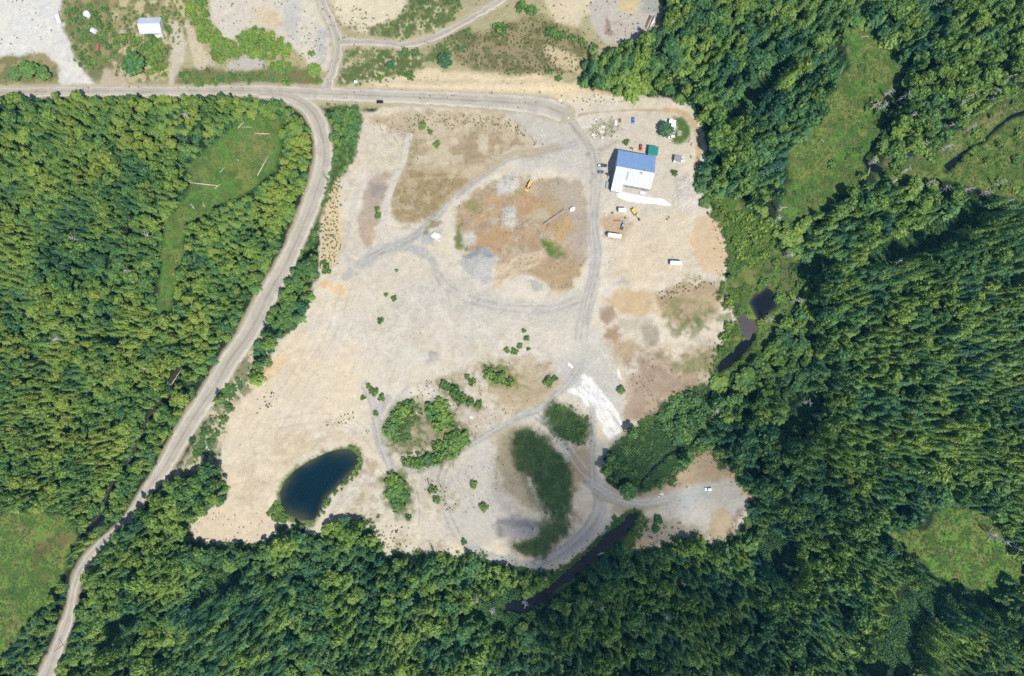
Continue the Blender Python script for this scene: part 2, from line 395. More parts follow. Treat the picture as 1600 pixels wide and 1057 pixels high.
# turning circle and tracks
P((207,202,192), [(790,176),(820,160),(852,150),(872,158),(888,174),(908,196),(932,220),(942,242),(926,252),(914,240),(895,222),(868,224),(840,228),(812,204)], 3, 3)
P((212,207,197), [(850,228),(900,222),(930,250),(935,300),(918,300),(905,270),(860,262),(800,262),(810,246)], 6, 6, a=.9)
ST((178,170,158), [(880,182,4),(902,206,7),(922,230,8),(932,246,5)], soft=3, warp=1.5, a=.8)
ST((166,157,142), [(918,242,6),(938,234,7),(952,227,7),(966,220,4)], soft=3, warp=1.5, a=.8)
ST((190,182,168), [(925,245,5),(930,258,7),(925,268,5)], soft=3, a=.6)
for k, (r, c) in enumerate([(34,(218,213,203)),(26,(198,192,181)),(20,(217,212,202))]):
    ST(c, [(852 + r * math.cos(t), 196 + r * .8 * math.sin(t)) for t in np.linspace(-.9, 2.4, 9)], 2.2, 1.5, 1, a=.6)
ST((197,194,188), [(896,226,18),(850,236,15),(800,246,14),(770,262,14),(740,284,14),(710,309,13),(682,338,14),(650,368,15),(620,385,18),(590,396,20),(560,416,18),(540,432,12)], soft=2.4, warp=1.5)
ST((190,187,182), [(700,318,4),(680,338,6),(660,356,5)], soft=2, a=.6)
ST((198,195,188), [(625,384,14),(655,392,14),(676,408,13),(684,428,9),(686,446,5)], soft=3, warp=2)
ST((212,206,194), [(560,300),(548,340),(540,380),(545,410),(560,425)], 9, 3, 2, a=.8)
ST((206,203,196), [(536,375),(540,400),(552,416)], 5, 3, 2, a=.8)
ST((197,194,188), [(930,240,16),(932,290,17),(928,350,17),(931,400,18),(926,440,20),(916,480,24),(908,530,22),(905,575,20)], soft=3, warp=2)
ST((190,187,181), [(932,390),(930,430),(922,470),(912,505)], 8, 4, 2, a=.6)
ST((192,190,186), [(962,444),(972,440),(980,443)], 6, 3, 2, a=.7)
P((214,208,195), [(690,442),(722,428),(762,448),(802,462),(860,468),(905,452),(925,470),(908,496),(870,520),(800,495),(740,505),(700,484)], 8, 9, a=.9)
P((206,201,192), [(800,470),(860,474),(905,458),(918,480),(902,500),(870,492),(820,486)], 6, 6, a=.8)
P((222,216,204), [(870,540),(905,500),(930,520),(960,560),(968,600),(930,600),(890,610),(860,600)], 8, 8, a=.8)
P((210,206,197), [(870,560),(915,540),(960,575),(975,620),(972,660),(940,640),(900,600),(860,620)], 6, 6, a=.9)
for dx, c in ((0,(228,216,192)),(12,(222,212,196))):
    for k in range(10):
        x = 440 + k * 13 + dx
        ST(c, [(x + 30, 470 + R.uniform(0, 30)), (x + R.uniform(-6, 6), 560 + R.uniform(0, 40)), (x - 20, 640 + R.uniform(0, 30))], 2.2, 1.5, 2, a=.35)
ST((200,196,188), [(684,430,9),(700,450,16),(740,470,22),(800,482,22),(860,482,20),(905,468,18)], soft=4, warp=3, a=.75)
ST((204,199,190), [(905,560,16),(880,585,12),(850,630,12)], soft=3, warp=2, a=.8); ST((206,200,190), [(640,600,7),(620,625,8),(604,652,9),(600,680,10)], soft=2, warp=2, a=.8); ST((208,202,192), [(676,604,7),(692,622,7),(700,634,6)], soft=2, warp=1.5, a=.8)
ST((208,202,192), [(770,560,10),(800,610,11),(822,640,12)], soft=3, warp=2, a=.7); ST((206,200,190), [(735,745,10),(730,780,12),(712,815,12)], soft=3, warp=2, a=.7); ST((214,204,188), [(570,720,14),(545,765,14),(515,805,12)], soft=5, warp=3, a=.6)
lanes([(684,430),(700,450),(740,470),(800,482),(860,482),(905,468)], 18, 5); lanes([(420,660),(500,650),(560,665),(596,700)], 20, 4, .5); lanes([(545,430),(520,500),(480,580),(430,660),(380,740)], 40, 6, .4); lanes([(560,420),(600,470),(620,540),(600,600)], 30, 5, .35)
P((205,199,188), [(404,500),(424,498),(440,528),(434,546),(410,548),(390,566),(384,556)], 3, 3, a=.9)
lanes([(896,226),(850,236),(800,246),(770,262),(740,284),(710,309),(682,338),(650,368),(620,385),(590,396),(560,416)], 13, 5)
lanes([(930,240),(932,290),(928,350),(931,400),(926,440),(916,480),(908,530)], 16, 6); lanes([(885,178),(905,200),(925,232),(932,270)], 12, 4)
ruts([(440,470),(600,450),(640,600),(420,700),(380,690)], 70, 105, 14, 90, [(226,214,190),(242,232,212),(220,206,180)], 1.8, .4)
ruts([(640,430),(900,470),(900,560),(700,600),(600,560)], 80, 160, 40, 60, [(226,218,204),(204,196,184),(240,234,222)], 2.0, .4)
ruts([(950,380),(1080,340),(1085,430),(960,440)], 40, 0, 50, 40, [(228,216,194),(206,192,168)], 1.5, .4)
ruts([(370,690),(600,640),(600,700),(420,790),(320,840)], 50, -28, 10, 90, [(204,188,164),(238,224,196),(214,198,172)], 1.8, .45)
# brown plots
P((204,190,166), [(560,182),(640,176),(640,212),(628,250),(600,270),(566,262),(552,300),(540,300),(552,250)], 6, 8, a=.6, patch=(9,.5,.08,203)); P((168,154,120), [(560,182),(640,176),(640,212),(628,250),(600,270),(566,262)], 6, 8, a=.5, patch=(5,.58,.05,204))
P((240,234,222), [(570,440),(700,400),(900,480),(900,560),(700,600),(560,560)], 10, 12, a=.35, patch=(22,.6,.09,205)); P((206,196,180), [(570,440),(700,400),(900,480),(900,560),(700,600),(560,560)], 10, 12, a=.25, patch=(18,.62,.08,206))
P((196,178,146), [(570,178),(640,172),(722,170),(792,178),(816,198),(836,226),(880,230),(850,240),(800,248),(765,268),(730,292),(700,312),(662,342),(636,354),(622,344),(610,312),(622,270),(628,240),(632,214),(602,200),(576,192)], 4, 6, a=.75)
P((172,152,114), [(622,346),(612,312),(628,270),(660,262),(720,272),(735,285),(700,310),(662,342),(640,352)], 5, 6, a=.9)
P((176,156,124), [(690,212),(740,206),(790,216),(800,236),(770,256),(720,262),(680,262),(670,236)], 5, 8, a=.8, patch=(16,.45,.08,54))
P((158,146,98), [(634,190),(652,184),(660,215),(650,260),(634,262)], 5, 6, a=.55)
P((158,142,98), [(622,346),(612,312),(628,270),(660,262),(720,272),(735,285),(700,310),(662,342),(640,352)], 5, 6, a=.55, patch=(7,.54,.06,158))
P((206,190,158), [(622,346),(612,312),(628,270),(660,262),(720,272),(735,285),(700,310),(662,342),(640,352)], 5, 6, a=.6, patch=(12,.55,.07,159))
P((156,140,108), [(640,176),(722,172),(792,180),(816,200),(836,228),(800,244),(700,262),(650,256)], 5, 6, a=.5, patch=(6,.57,.05,160))
P((222,210,184), [(640,176),(722,172),(792,180),(816,200),(836,228),(800,244),(700,262),(650,256)], 5, 6, a=.6, patch=(16,.53,.07,161))
ruts([(640,200),(790,190),(830,230),(740,265),(640,262)], 40, -12, 12, 60, [(212,196,164),(164,148,118)], 1.4, .35)
P((224,214,194), [(560,192),(600,204),(628,216),(624,260),(600,270),(570,262),(558,230)], 5, 8, a=.6)
P((186,168,150), [(586,268),(612,270),(602,300),(594,340),(586,366),(574,384),(563,370),(560,345),(566,310),(576,286)], 3, 5, a=.85)
P((150,140,146), [(580,288),(600,286),(598,302),(584,302)], 4, 4, a=.5)
P(ORANGE, [(572,352),(590,352),(584,372),(572,374)], 4, 4, a=.7)
P((232,224,208), [(552,176),(580,190),(590,210),(570,228),(556,224)], 4, 5, a=.4)
ST((222,214,202), [(640,213,11),(634,232,9),(632,250,8),(620,276,8),(607,308,9),(600,340,9),(594,362,7)], soft=1.5, warp=1.5)
for yy in (246,268,285): ST((214,196,160), [(600,yy),(660,yy-6),(740,yy-10),(800,yy-22)], 2.5, 2, 2, a=.4)
P((226,206,166), [(520,282),(534,272),(530,310),(532,350),(535,385),(527,410),(512,430),(500,422),(498,390),(502,350),(510,310)], 3, 4)
BRN = [(714,330),(732,308),(762,290),(800,279),(842,278),(880,284),(906,294),(916,320),(916,360),(915,400),(906,430),(888,454),(862,458),(836,440),(800,446),(780,428),(778,404),(762,388),(738,392),(718,384),(712,352)]
ST((228,219,200), [(712,312,9),(702,335,13),(703,362,12),(708,392,12),(716,415,10)], soft=4, warp=2.5, a=.9)
P((194,172,142), BRN, 6, 6)
P((186,160,128), BRN, 5, 6, a=.5, patch=(26,.5,.12,55)); P((204,190,166), BRN, 4, 6, a=.7, patch=(17,.54,.08,155)); P((168,150,132), BRN, 4, 6, a=.6, patch=(9,.56,.06,56)); P((176,152,96), BRN, 4, 6, a=.5, patch=(7,.62,.05,57)); P((204,168,126), BRN, 4, 6, a=.35, patch=(13,.6,.06,157))
P((198,160,118), [(742,392),(735,380),(752,364),(796,362),(806,378),(780,394),(762,386)], 5, 6, a=.75); P((198,156,112), [(806,312),(826,300),(842,318),(838,336),(812,338)], 6, 6, a=.55)
P((192,180,168), [(880,286),(906,296),(916,330),(916,400),(900,420),(890,380),(880,330),(856,300)], 8, 8, a=.75); P((206,172,116), [(868,352),(886,334),(896,352),(880,376),(862,378)], 4, 5, a=.75); P((196,170,130), [(838,420),(880,404),(906,412),(896,440),(866,452),(840,440)], 5, 7, a=.6)
P((196,188,170), [(800,280),(850,282),(900,294),(905,318),(860,304),(810,296)], 6, 8, a=.6)
P((150,148,88), [(730,314),(748,310),(752,326),(738,332),(728,326)], 4, 4, a=.7); P((104,126,66), [(712,352),(720,350),(722,376),(726,390),(716,388),(711,370)], 2.5, 3, a=.8)
P((214,210,200), [(774,288),(790,276),(808,274),(812,288),(800,300),(780,306)], 3, 4); P((214,210,198), [(784,328),(802,326),(808,342),(800,356),(787,352)], 3, 4); P((218,212,198), [(724,366),(740,360),(748,372),(740,382),(726,380)], 3, 4)
P((132,142,80), [(846,376),(862,374),(876,384),(884,398),(872,406),(858,400)], 4, 5); P((92,130,62), [(850,380),(862,380),(868,396),(874,406),(862,402),(852,392)], 3, 3, a=.8)
P((228,208,176), [(773,440),(778,415),(800,400),(850,391),(852,401),(818,424),(800,446),(776,452)], 4, 4)
ruts([(773,440),(778,415),(800,400),(850,391),(852,401),(818,424),(800,446)], 34, -28, 5, 34, [(206,172,132),(236,222,196),(196,164,124)], 1.2, .6)
ruts(BRN, 70, -33, 14, 46, [(166,144,122),(214,196,168),(178,160,140)], 1.3, .38)
P((232,222,204), [(790,440),(822,430),(850,438),(862,456),(830,466),(796,460)], 4, 5)
P((190,188,180), [(832,440),(846,442),(848,452),(836,454)], 2, 3, a=.8)
P((202,200,196), [(716,404),(736,396),(750,387),(764,392),(778,405),(771,425),(765,440),(742,436),(724,424)], 2, 2)
P((178,180,182), [(722,402),(736,395),(750,386),(764,391),(774,402),(766,404),(750,397),(735,404)], 1.6, 2, rough=2, a=.9)
P((188,190,192), [(655,372),(668,362),(690,358),(692,364),(675,376),(660,380)], 2, 2); P((150,142,96), [(660,356),(676,346),(690,344),(682,356),(664,364)], 2, 2, a=.8)
# right-hand yard
P((222,198,164), [(1085,338),(1106,334),(1126,350),(1137,385),(1138,414),(1125,430),(1100,426),(1085,402),(1078,370)], 3, 4)
P((224,215,204), [(1052,276),(1076,267),(1090,284),(1097,308),(1104,326),(1078,332),(1056,322),(1048,298)], 3, 4)
P((196,166,130), [(940,336),(975,330),(990,352),(972,372),(944,370),(938,350)], 4, 5, a=.75)
P((176,168,130), [(1060,432),(1088,426),(1106,440),(1096,446),(1062,450)], 3, 4, a=.7, patch=(6,.5,.06,58))
P((216,190,154), [(946,470),(962,458),(1000,456),(1026,462),(1028,486),(1004,494),(965,492)], 4, 5)
P((176,154,116), [(1026,468),(1060,446),(1100,436),(1128,444),(1130,470),(1118,500),(1070,512),(1034,500)], 5, 7, a=.85)
P((196,178,148), [(1026,468),(1060,446),(1100,436),(1128,444),(1130,470),(1118,500),(1070,512),(1034,500)], 5, 7, a=.7, patch=(10,.53,.07,162))
P((122,130,78), [(1036,492),(1050,474),(1090,470),(1120,484),(1142,490),(1128,522),(1080,530),(1044,524)], 6, 8, a=.75, patch=(14,.46,.1,163))
P((94,120,62), [(1064,488),(1100,486),(1106,512),(1070,514)], 8, 8, a=.6, patch=(9,.45,.1,164))
ruts([(950,540),(1110,545),(1090,610),(985,655)], 50, -35, 20, 40, [(206,182,150),(156,130,104)], 1.4, .4)
P((222,204,172), [(1018,456),(1024,470),(1034,490),(1030,500),(1022,490)], 2, 2)
P((178,156,134), [(938,482),(958,478),(964,496),(950,508),(938,502)], 4, 5); P((180,154,126), [(945,512),(966,508),(974,524),(960,534),(946,526)], 4, 5)
P((212,200,178), [(962,498),(1000,500),(1022,498),(1030,516),(1000,520),(975,518)], 4, 5)
E((206,196,178), 1016, 522, 17, 22, -20, soft=2, warp=2); E((184,172,154), 1016, 524, 12, 17, -20, soft=2, warp=2)
P((192,172,146), [(950,540),(990,540),(1030,548),(1080,542),(1120,540),(1112,575),(1095,612),(1040,632),(1020,658),(988,660),(978,620),(970,580)], 8, 9, a=.8, patch=(30,.38,.12,180))
P((206,190,166), [(950,540),(1120,540),(1100,610),(1000,660)], 6, 8, a=.6, patch=(14,.53,.08,181)); P((164,140,116), [(960,545),(1115,545),(1095,610),(1000,655)], 6, 8, a=.5, patch=(7,.57,.06,182)); P((126,130,82), [(1000,560),(1118,540),(1112,600),(1040,630)], 6, 8, a=.55, patch=(10,.57,.06,183))
P((198,174,140), [(955,535),(985,530),(1000,548),(975,560)], 5, 5, a=.7)
P((130,134,80), [(1045,570),(1090,556),(1118,556),(1108,580),(1070,586)], 5, 6, a=.7)
P((178,156,132), [(1000,560),(1090,590),(1080,612),(1030,626),(1000,650),(975,660),(985,610)], 6, 8, a=.7)
P((122,150,58), [(1011,281),(1016,281),(1014,300),(1003,300)], 1, 1)
P((214,206,192), [(935,180),(1060,178),(1070,260),(1050,330),(1000,345),(938,330)], 8, 10, a=.6)
P((98,128,60), [(1054,182),(1068,184),(1078,198),(1076,214),(1066,226),(1052,222),(1050,212),(1056,204)], 2.5, 2, rough=2); ST((206,172,122), [(1040,172,7),(1066,176,8),(1082,190,8),(1090,212,8),(1092,236,8),(1088,262,7)], soft=3, warp=2, a=.7)
P((150,146,108), [(918,196),(940,186),(970,188),(970,206),(945,216),(922,214)], 4, 5, a=.6, patch=(6,.48,.06,184)); ST((172,150,112), [(905,180),(935,176),(990,172),(1030,173)], 3, 1.5, 1.5, a=.6)
# lime spill
LIME = [(912,584),(924,594),(936,606),(950,620),(962,640),(974,662),(966,690),(952,676),(938,654),(926,636),(916,622),(896,622),(876,610),(890,602),(906,600)]
P((222,217,210), LIME, 3, 3, a=.8)
for q_ in ([(912,590,5),(918,600,11),(922,612,12),(926,622,8)], [(916,606,8),(900,612,6),(882,608,3),(874,607,2)], [(922,604,8),(934,622,7),(946,642,5),(956,664,4),(964,686,3)], [(926,606,7),(944,624,5),(958,642,4),(972,664,2)],
           [(926,618,7),(932,634,6),(936,648,5),(948,666,4),(954,678,3)], [(930,628,5),(942,650,3),(952,668,2)], [(938,616,4),(956,634,3),(966,650,2)], [(952,652,3),(962,668,4),(968,676,2)], [(905,614,5),(912,622,4),(918,634,3)], [(966,580,3),(970,592,2)], [(944,672,3),(952,682,4),(960,692,3)]):
    ST(WHITE, [(x_, y_, w_ * 1.75) for x_, y_, w_ in q_], soft=1.3, warp=1.6, rough=2.4)
ruts(LIME, 60, 55, 12, 16, [WHITE, (232,228,222), (206,200,192)], 1.2, .8)
# southern tracks and plots
for q_, a_ in (([(640,598),(700,590),(760,560),(860,560),(884,600),(840,640),(790,656),(722,698),(704,690),(722,650),(690,612)], .75), ([(650,752),(690,744),(720,790),(700,812),(660,800)], .7), ([(740,720),(790,690),(800,760),(770,800),(740,790)], .7), ([(560,700),(600,740),(600,830),(560,812),(520,810)], .5), ([(620,820),(700,850),(690,868),(610,866)], .5), ([(780,850),(880,800),(930,790),(900,840),(830,875)], .6)):
    P((202,184,156), q_, 7, 9, a=a_, patch=(22,.42,.12,200)); P((178,162,130), q_, 5, 8, a=.55, patch=(8,.55,.06,201)); P((234,226,210), q_, 5, 8, a=.5, patch=(12,.58,.06,202))
P((196,176,140), [(780,580),(830,560),(850,590),(845,630),(800,640),(770,610)], 6, 8, a=.6)
P((188,172,140), [(800,600),(850,580),(870,600),(850,640),(810,640)], 5, 7, a=.6)
P((148,142,92), [(754,572),(780,570),(806,588),(824,606),(800,606),(770,600)], 4, 5, a=.8)
ST((197,194,188), [(905,575,18),(884,604,13),(862,624,12),(842,642,14),(815,650,14),(790,664,13),(760,682,12),(724,703,12),(690,722,12),(655,736,11),(625,738,12),(604,716,14),(592,692,14),(588,668,14),(592,644,14),(606,622,12)], soft=2.4, warp=1.5)
ST((203,199,191), [(570,600,10),(585,630,20),(590,660,20),(600,700,20),(612,730,16)], soft=3, warp=3, a=.85)
ST((197,194,188), [(838,648,14),(862,666,14),(880,692,12),(900,724,14),(926,752,24),(956,772,18),(1000,787,12),(1040,776,14)], soft=2.4, warp=1.5)
ST((206,203,198), [(926,640,10),(928,680,10),(926,720,10),(928,750,14)], soft=2, warp=1.5)
ST((222,218,212), [(872,694),(884,706),(898,722)], 4, 2, 1.5, a=.8)
ST((197,194,188), [(928,748,20),(938,785,22),(922,824,20),(884,860,20),(832,886,19),(790,876,14),(752,862,12),(716,836,14),(702,806,14),(700,770,12),(712,738,10)], soft=2.4, warp=1.5)
P((210,204,193), [(652,744),(700,726),(760,692),(790,680),(772,720),(776,760),(790,790),(830,810),(860,824),(830,842),(790,842),(760,850),(720,846),(690,830),(692,800),(662,772)], 5, 5)
P((168,164,164), [(772,812),(800,806),(832,812),(864,824),(842,840),(800,846),(774,836)], 4, 4)
P((180,166,132), [(768,680),(800,660),(830,672),(820,700),(830,760),(850,800),(820,800),(790,770),(780,730)], 5, 6, a=.75)
P((196,184,160), [(836,740),(850,752),(852,770),(838,778),(828,762)], 4, 4)
P((184,158,128), [(895,690),(922,700),(930,740),(905,760),(893,800),(884,770),(888,730)], 5, 6, a=.8)
P((120,116,72), [(812,852),(850,836),(878,800),(892,812),(884,840),(850,866),(820,866)], 5, 5, a=.8)
P((170,160,120), [(660,742),(690,752),(720,790),(712,806),(690,790),(670,770)], 3, 5, a=.55, patch=(9,.48,.08,59))
P((160,146,116), [(640,648),(700,640),(712,670),(690,690),(640,710),(605,712),(600,690),(640,690)], 4, 5, a=.7)
P((206,196,182), [(706,634),(740,632),(790,650),(760,680),(720,690),(710,670)], 4, 5, a=.6)
P((196,190,182), [(668,550),(686,548),(690,562),(676,572),(668,566)], 3, 3); P((232,226,214), [(624,544),(650,540),(656,560),(630,560)], 5, 5, a=.6)
for q_, w_ in (([(905,575),(884,604),(862,624),(842,642),(815,650),(790,664),(760,682),(724,703),(690,722),(655,736),(625,738)], 11), ([(838,648),(862,666),(880,692),(900,724),(926,752),(956,772),(1000,787)], 13), ([(928,748),(938,785),(922,824),(884,860),(832,886),(790,876)], 17), ([(926,640),(928,680),(926,720),(928,750)], 8), ([(570,600),(585,630),(590,660),(600,700),(612,730)], 14), ([(640,742),(650,780),(652,820)], 18), ([(700,726),(690,760),(700,800),(716,836)], 14)):
    lanes(q_, w_, 4)
ruts([(560,720),(600,740),(620,800),(600,850),(560,830),(520,790)], 40, 120, 14, 60, [(206,190,166),(236,222,196)], 1.8, .45)
ruts([(640,745),(770,700),(790,800),(720,845),(660,840)], 50, 70, 30, 60, [(224,218,206),(194,187,176)], 1.8, .4)
ruts([(774,812),(832,812),(864,824),(800,846)], 30, -4, 6, 40, [(184,178,176),(150,146,150)], 1.3, .5)
# south-east pad
P((190,172,146), LINK, 4, 5, a=.9)
ST((197,194,188), [(956,772,18),(1000,786,15),(1030,782,18),(1060,776,24)], soft=2.4, warp=1.5)
P((204,199,189), [(1034,780),(1056,768),(1082,756),(1112,752),(1142,744),(1164,758),(1174,785),(1152,812),(1112,832),(1060,814),(1030,796)], 3, 4)
P((188,194,194), [(1062,782),(1080,764),(1110,758),(1120,768),(1098,780),(1072,796)], 3, 3, a=.6)
P((216,182,144), [(1136,742),(1150,738),(1168,758),(1178,785),(1170,800),(1164,776),(1150,756)], 2, 3)
P((198,182,152), [(1112,800),(1130,795),(1147,805),(1145,826),(1131,840),(1123,856),(1110,846),(1108,820)], 1.5, 2)
P((150,122,100), [(1146,800),(1160,796),(1150,830),(1130,850),(1126,842),(1146,822)], 2, 3, a=.6)
P((176,166,140), [(1016,806),(1060,816),(1110,834),(1100,850),(1040,850),(1010,856),(1000,840)], 4, 5, a=.7)
P((186,164,134), [(1050,745),(1082,712),(1108,704),(1126,724),(1142,742),(1110,752),(1080,756),(1056,764)], 4, 5, a=.85)
P((236,206,162), [(988,850),(1004,838),(1018,846),(1008,858),(995,862)], 2, 3); P((228,200,160), [(1024,884),(1034,884),(1038,892),(1028,890)], 2, 2)
# verges
for nm, q in ROADS.items():
    ST((206,190,160), [(x, y, w_ + 9) for x, y, w_ in q], soft=2.5, warp=2.5, rough=2, a=.7)
    ST((196,188,172), [(x, y, w_ + 3) for x, y, w_ in q], soft=1.5, warp=1, rough=1)
STRIP = [(516,166),(546,166),(566,186),(560,206),(556,240),(545,262),(531,276),(516,296),(503,330),(494,370),(484,412),(480,440),(476,470),(462,500),(442,526),(426,526),(420,497),(436,470),(462,420),(482,380),(502,332),(510,300),(518,264),(522,215)]
P((84,108,52), STRIP, 3, 4, a=.9)
P((92,112,58), [(338,628),(350,605),(375,588),(384,592),(372,612),(356,640),(345,646)], 3, 3); P((94,110,58), [(290,735),(305,690),(320,662),(336,655),(345,665),(338,700),(312,720),(300,745)], 3, 4, a=.85)
D1 = [(802,676),(824,670),(850,684),(874,708),(890,738),(893,770),(889,800),(880,832),(850,864),(815,864),(806,852),(838,840),(862,816),(852,796),(840,770),(830,748),(814,736),(802,710)]
D2 = [(852,640),(868,626),(895,640),(915,655),(923,675),(915,697),(895,692),(870,677),(856,660)]
for q in (D1, D2): P((108,118,74), q, 10, 10, a=.8); P((74,98,56), q, 6, 9, a=.85); P((56,80,46), q, 5, 8, a=.8, patch=(10,.48,.08,193))
P((96,108,68), [(800,700),(815,690),(835,770),(860,815),(880,815),(850,860),(820,862),(850,830),(835,800),(812,750)], 7, 8, a=.6)
for q_ in ([(598,696),(596,660),(620,632),(650,618),(690,620),(716,650),(716,676),(690,690),(640,706),(610,712)], [(622,730),(680,696),(720,666),(742,684),(704,724),(650,738)], [(594,748),(618,732),(646,752),(646,790),(642,816),(622,810),(600,788)], [(682,598),(702,594),(728,616),(756,632),(750,642),(714,634),(696,620)], [(750,570),(784,564),(812,586),(806,606),(766,602)]):
    P((158,154,106), q_, 6, 7, a=.7, patch=(8,.42,.1,191)); P((110,124,74), q_, 5, 7, a=.7, patch=(7,.5,.07,192))
P((84,106,56), [(606,690),(602,664),(622,640),(642,626),(652,640),(640,690),(618,696)], 4, 5, a=.8); P((84,106,56), [(664,640),(684,626),(704,642),(712,666),(690,672),(670,660)], 4, 5, a=.8); P((86,108,56), [(630,722),(690,700),(722,674),(734,688),(700,718),(660,730),(634,730)], 3, 4, a=.8); P((86,108,56), [(602,748),(620,738),(640,756),(640,782),(626,802),(606,784)], 3, 4, a=.8)
# banks of ponds and creeks
for nm, q in PONDS.items():
    if nm == 'mud_pool': continue
    cx = sum(p[0] for p in q) / len(q); cy = sum(p[1] for p in q) / len(q)
    k = 1.13 if nm == 'dark_pond' else 1.08
    P((104,124,54), [(cx + (x - cx) * k, cy + (y - cy) * k) for x, y in q], 3, 4, a=.95)
for nm, q in CREEKS.items():
    ST((74,100,46) if nm != 'west_creek' else (84,70,62), [(x, y, w_ + (12 if nm in ('south_river',) else 6)) for x, y, w_ in q], soft=3, warp=3, rough=2, a=.9 if nm != 'yard_creek' else .6)
P((122,138,62), [(984,838),(1004,800),(1012,806),(1010,826),(994,850),(968,862)], 3, 3, a=.8)
ST((190,178,158), [(940,770,26),(975,782,22),(1005,787,18),(1040,780,22)], soft=3, warp=2); ST((197,192,183), [(930,760,16),(956,776,14),(1000,787,11),(1050,778,16)], soft=2.4, warp=1.5); lanes([(930,760),(956,776),(1000,787),(1050,778)], 9, 4)
# grain
ruts(NORTH, 60, 0, 30, 40, [(226,214,186),(178,166,132)], 1.5, .3)
RGB *= (0.93 + 0.14 * N2 + 0.10 * (N4 - .5) + 0.10 * (N3 - .5))[..., None]
yardm = np.zeros_like(Z)
for q in (YARD, NORTH):
    w, m = mask_poly(q, 3, 3); yardm[w] = np.maximum(yardm[w], m)
n5 = fbm(GX, GY, 6, 63, 3) - .5; n12 = fbm(GX, GY, 15, 64, 4) - .5; n40 = fbm(GX, GY, 42, 65, 3) - .5
RGB *= 1 + (yardm * (.11 * n5 + .07 * n12))[..., None]
RGB *= np.stack([1 + yardm * .03 * n40, 1 - 0 * n40, 1 - yardm * (.08 * n40 + .05 * n12)], -1)
spk = sstep(.70, .76, fbm(GX, GY, 5.0, 60, 2)) * yardm * sstep(.42, .6, fbm(GX, GY, 60, 61, 3))
RGB *= (1 - .10 * spk)[..., None]
stripe = np.sin((GX * .34 + GY * .94) * 1.1 + 9 * N1) * sstep(.5, .62, fbm(GX, GY, 70, 62, 3)) * yardm
RGB *= (1 + .035 * stripe)[..., None]

# ------------------------------------------------------------------ relief
Z += (fbm(GX, GY, 120, 70, 3) - .5) * 2.4 * (1 - yardm) + (fbm(GX, GY, 40, 71, 4) - .5) * 1.7 + (fbm(GX, GY, 7, 72, 2) - .5) * .45
def heap(pts, h, soft=9):
    w, m = mask_poly(pts, soft, 2, 1.5); Z[w] += h * m
heap([(728,404),(750,392),(768,402),(764,424),(740,424)], 2.4); heap([(788,280),(806,280),(804,292),(790,292)], 1.4, 5)
heap([(790,332),(800,332),(802,350),(790,350)], 1.5, 5); heap([(1056,282),(1074,276),(1086,296),(1092,316),(1066,320)], 1.3, 7)
heap([(672,552),(684,552),(684,564),(674,564)], 1.0, 4); heap([(1006,512),(1024,508),(1030,534),(1012,540)], -.9, 5)
heap([(646,4),(716,4),(690,44),(620,56),(640,20)], 2.2, 12); heap([(780,816),(846,820),(836,838),(784,838)], 1.8, 6)
heap([(560,130),(900,128),(900,140),(560,140)], .8, 5)
flat = np.zeros_like(Z)
for nm, q in ROADS.items():
    w, m = mask_stroke([(x, y, w_ + 8) for x, y, w_ in q], 5, 0, 0); flat[w] = np.maximum(flat[w], m)
Z *= 1 - flat
for nm, q in PONDS.items():
    if nm == 'dark_pond':
        w, m = mask_poly([(497 + (x - 497) * 1.2, 758 + (y - 758) * 1.2) for x, y in q], 10, 2, 1); Z[w] = Z[w] * (1 - .8 * m) - .4 * m
    w, m = mask_poly(q, 4, 1.0, .8); Z[w] = Z[w] * (1 - m) - 2.4 * m
for nm, q in CREEKS.items():
    w, m = mask_stroke([(x, y, w_ + 1) for x, y, w_ in q], 4, 1.6, 1.4); Z[w] = Z[w] * (1 - m) - 1.9 * m

def gz(x, y):
    i = np.clip(np.searchsorted(gx, x), 1, NX - 1); j = np.clip(np.searchsorted(gy, y), 1, NY - 1)
    fx = np.clip((x - gx[i - 1]) / (gx[i] - gx[i - 1]), 0, 1); fy = np.clip((y - gy[j - 1]) / (gy[j] - gy[j - 1]), 0, 1)
    return (Z[j-1,i-1]*(1-fx)+Z[j-1,i]*fx)*(1-fy)+(Z[j,i-1]*(1-fx)+Z[j,i]*fx)*fy

def G(x, y, dz=0.0):
    v = W(x, y); v.z = float(gz(x, y)) + dz; return v

# ------------------------------------------------------------------ where no tree stands
D3 = [(950,706),(975,682),(1000,666),(1030,651),(1036,628),(1070,616),(1105,608),(1118,640),(1104,672),(1082,702),(1060,727),(1040,748),(1020,762),(1000,766),(974,758),(955,738)]
P((110,112,72), D3, 9, 9, a=.7); P((58,84,46), D3, 5, 9, a=.95)
P((222,208,178), VERGE, 4, 5, a=.9)
P((96,114,60), VERGE, 4, 5, a=.7, patch=(12,.5,.05,165))
for q in [YARD, NORTH, D3, VERGE, LINK] + list(MEADOWS.values()) + GAPS + [STRIP] + list(PONDS.values()):
    w, m = mask_poly(q, 1, 3, 1.5); CLEAR[w] = np.maximum(CLEAR[w], m)
def inward(p, k):                    # tall crowns beside a clearing need a wider strip kept free on the side they lean from
    return (800 + (p[0] - 800) * k, 528.5 + (p[1] - 528.5) * k, *p[2:])
for nm, q in MEADOWS.items():
    w, m = mask_poly([inward(p, .982 if nm in ('log_meadow', 'west_marsh') else .968) for p in q], 1, 3, 1.5); CLEAR[w] = np.maximum(CLEAR[w], m)
for q in GAPS:
    w, m = mask_poly([inward(p, .975) for p in q], 1, 3, 1.5); CLEAR[w] = np.maximum(CLEAR[w], m)
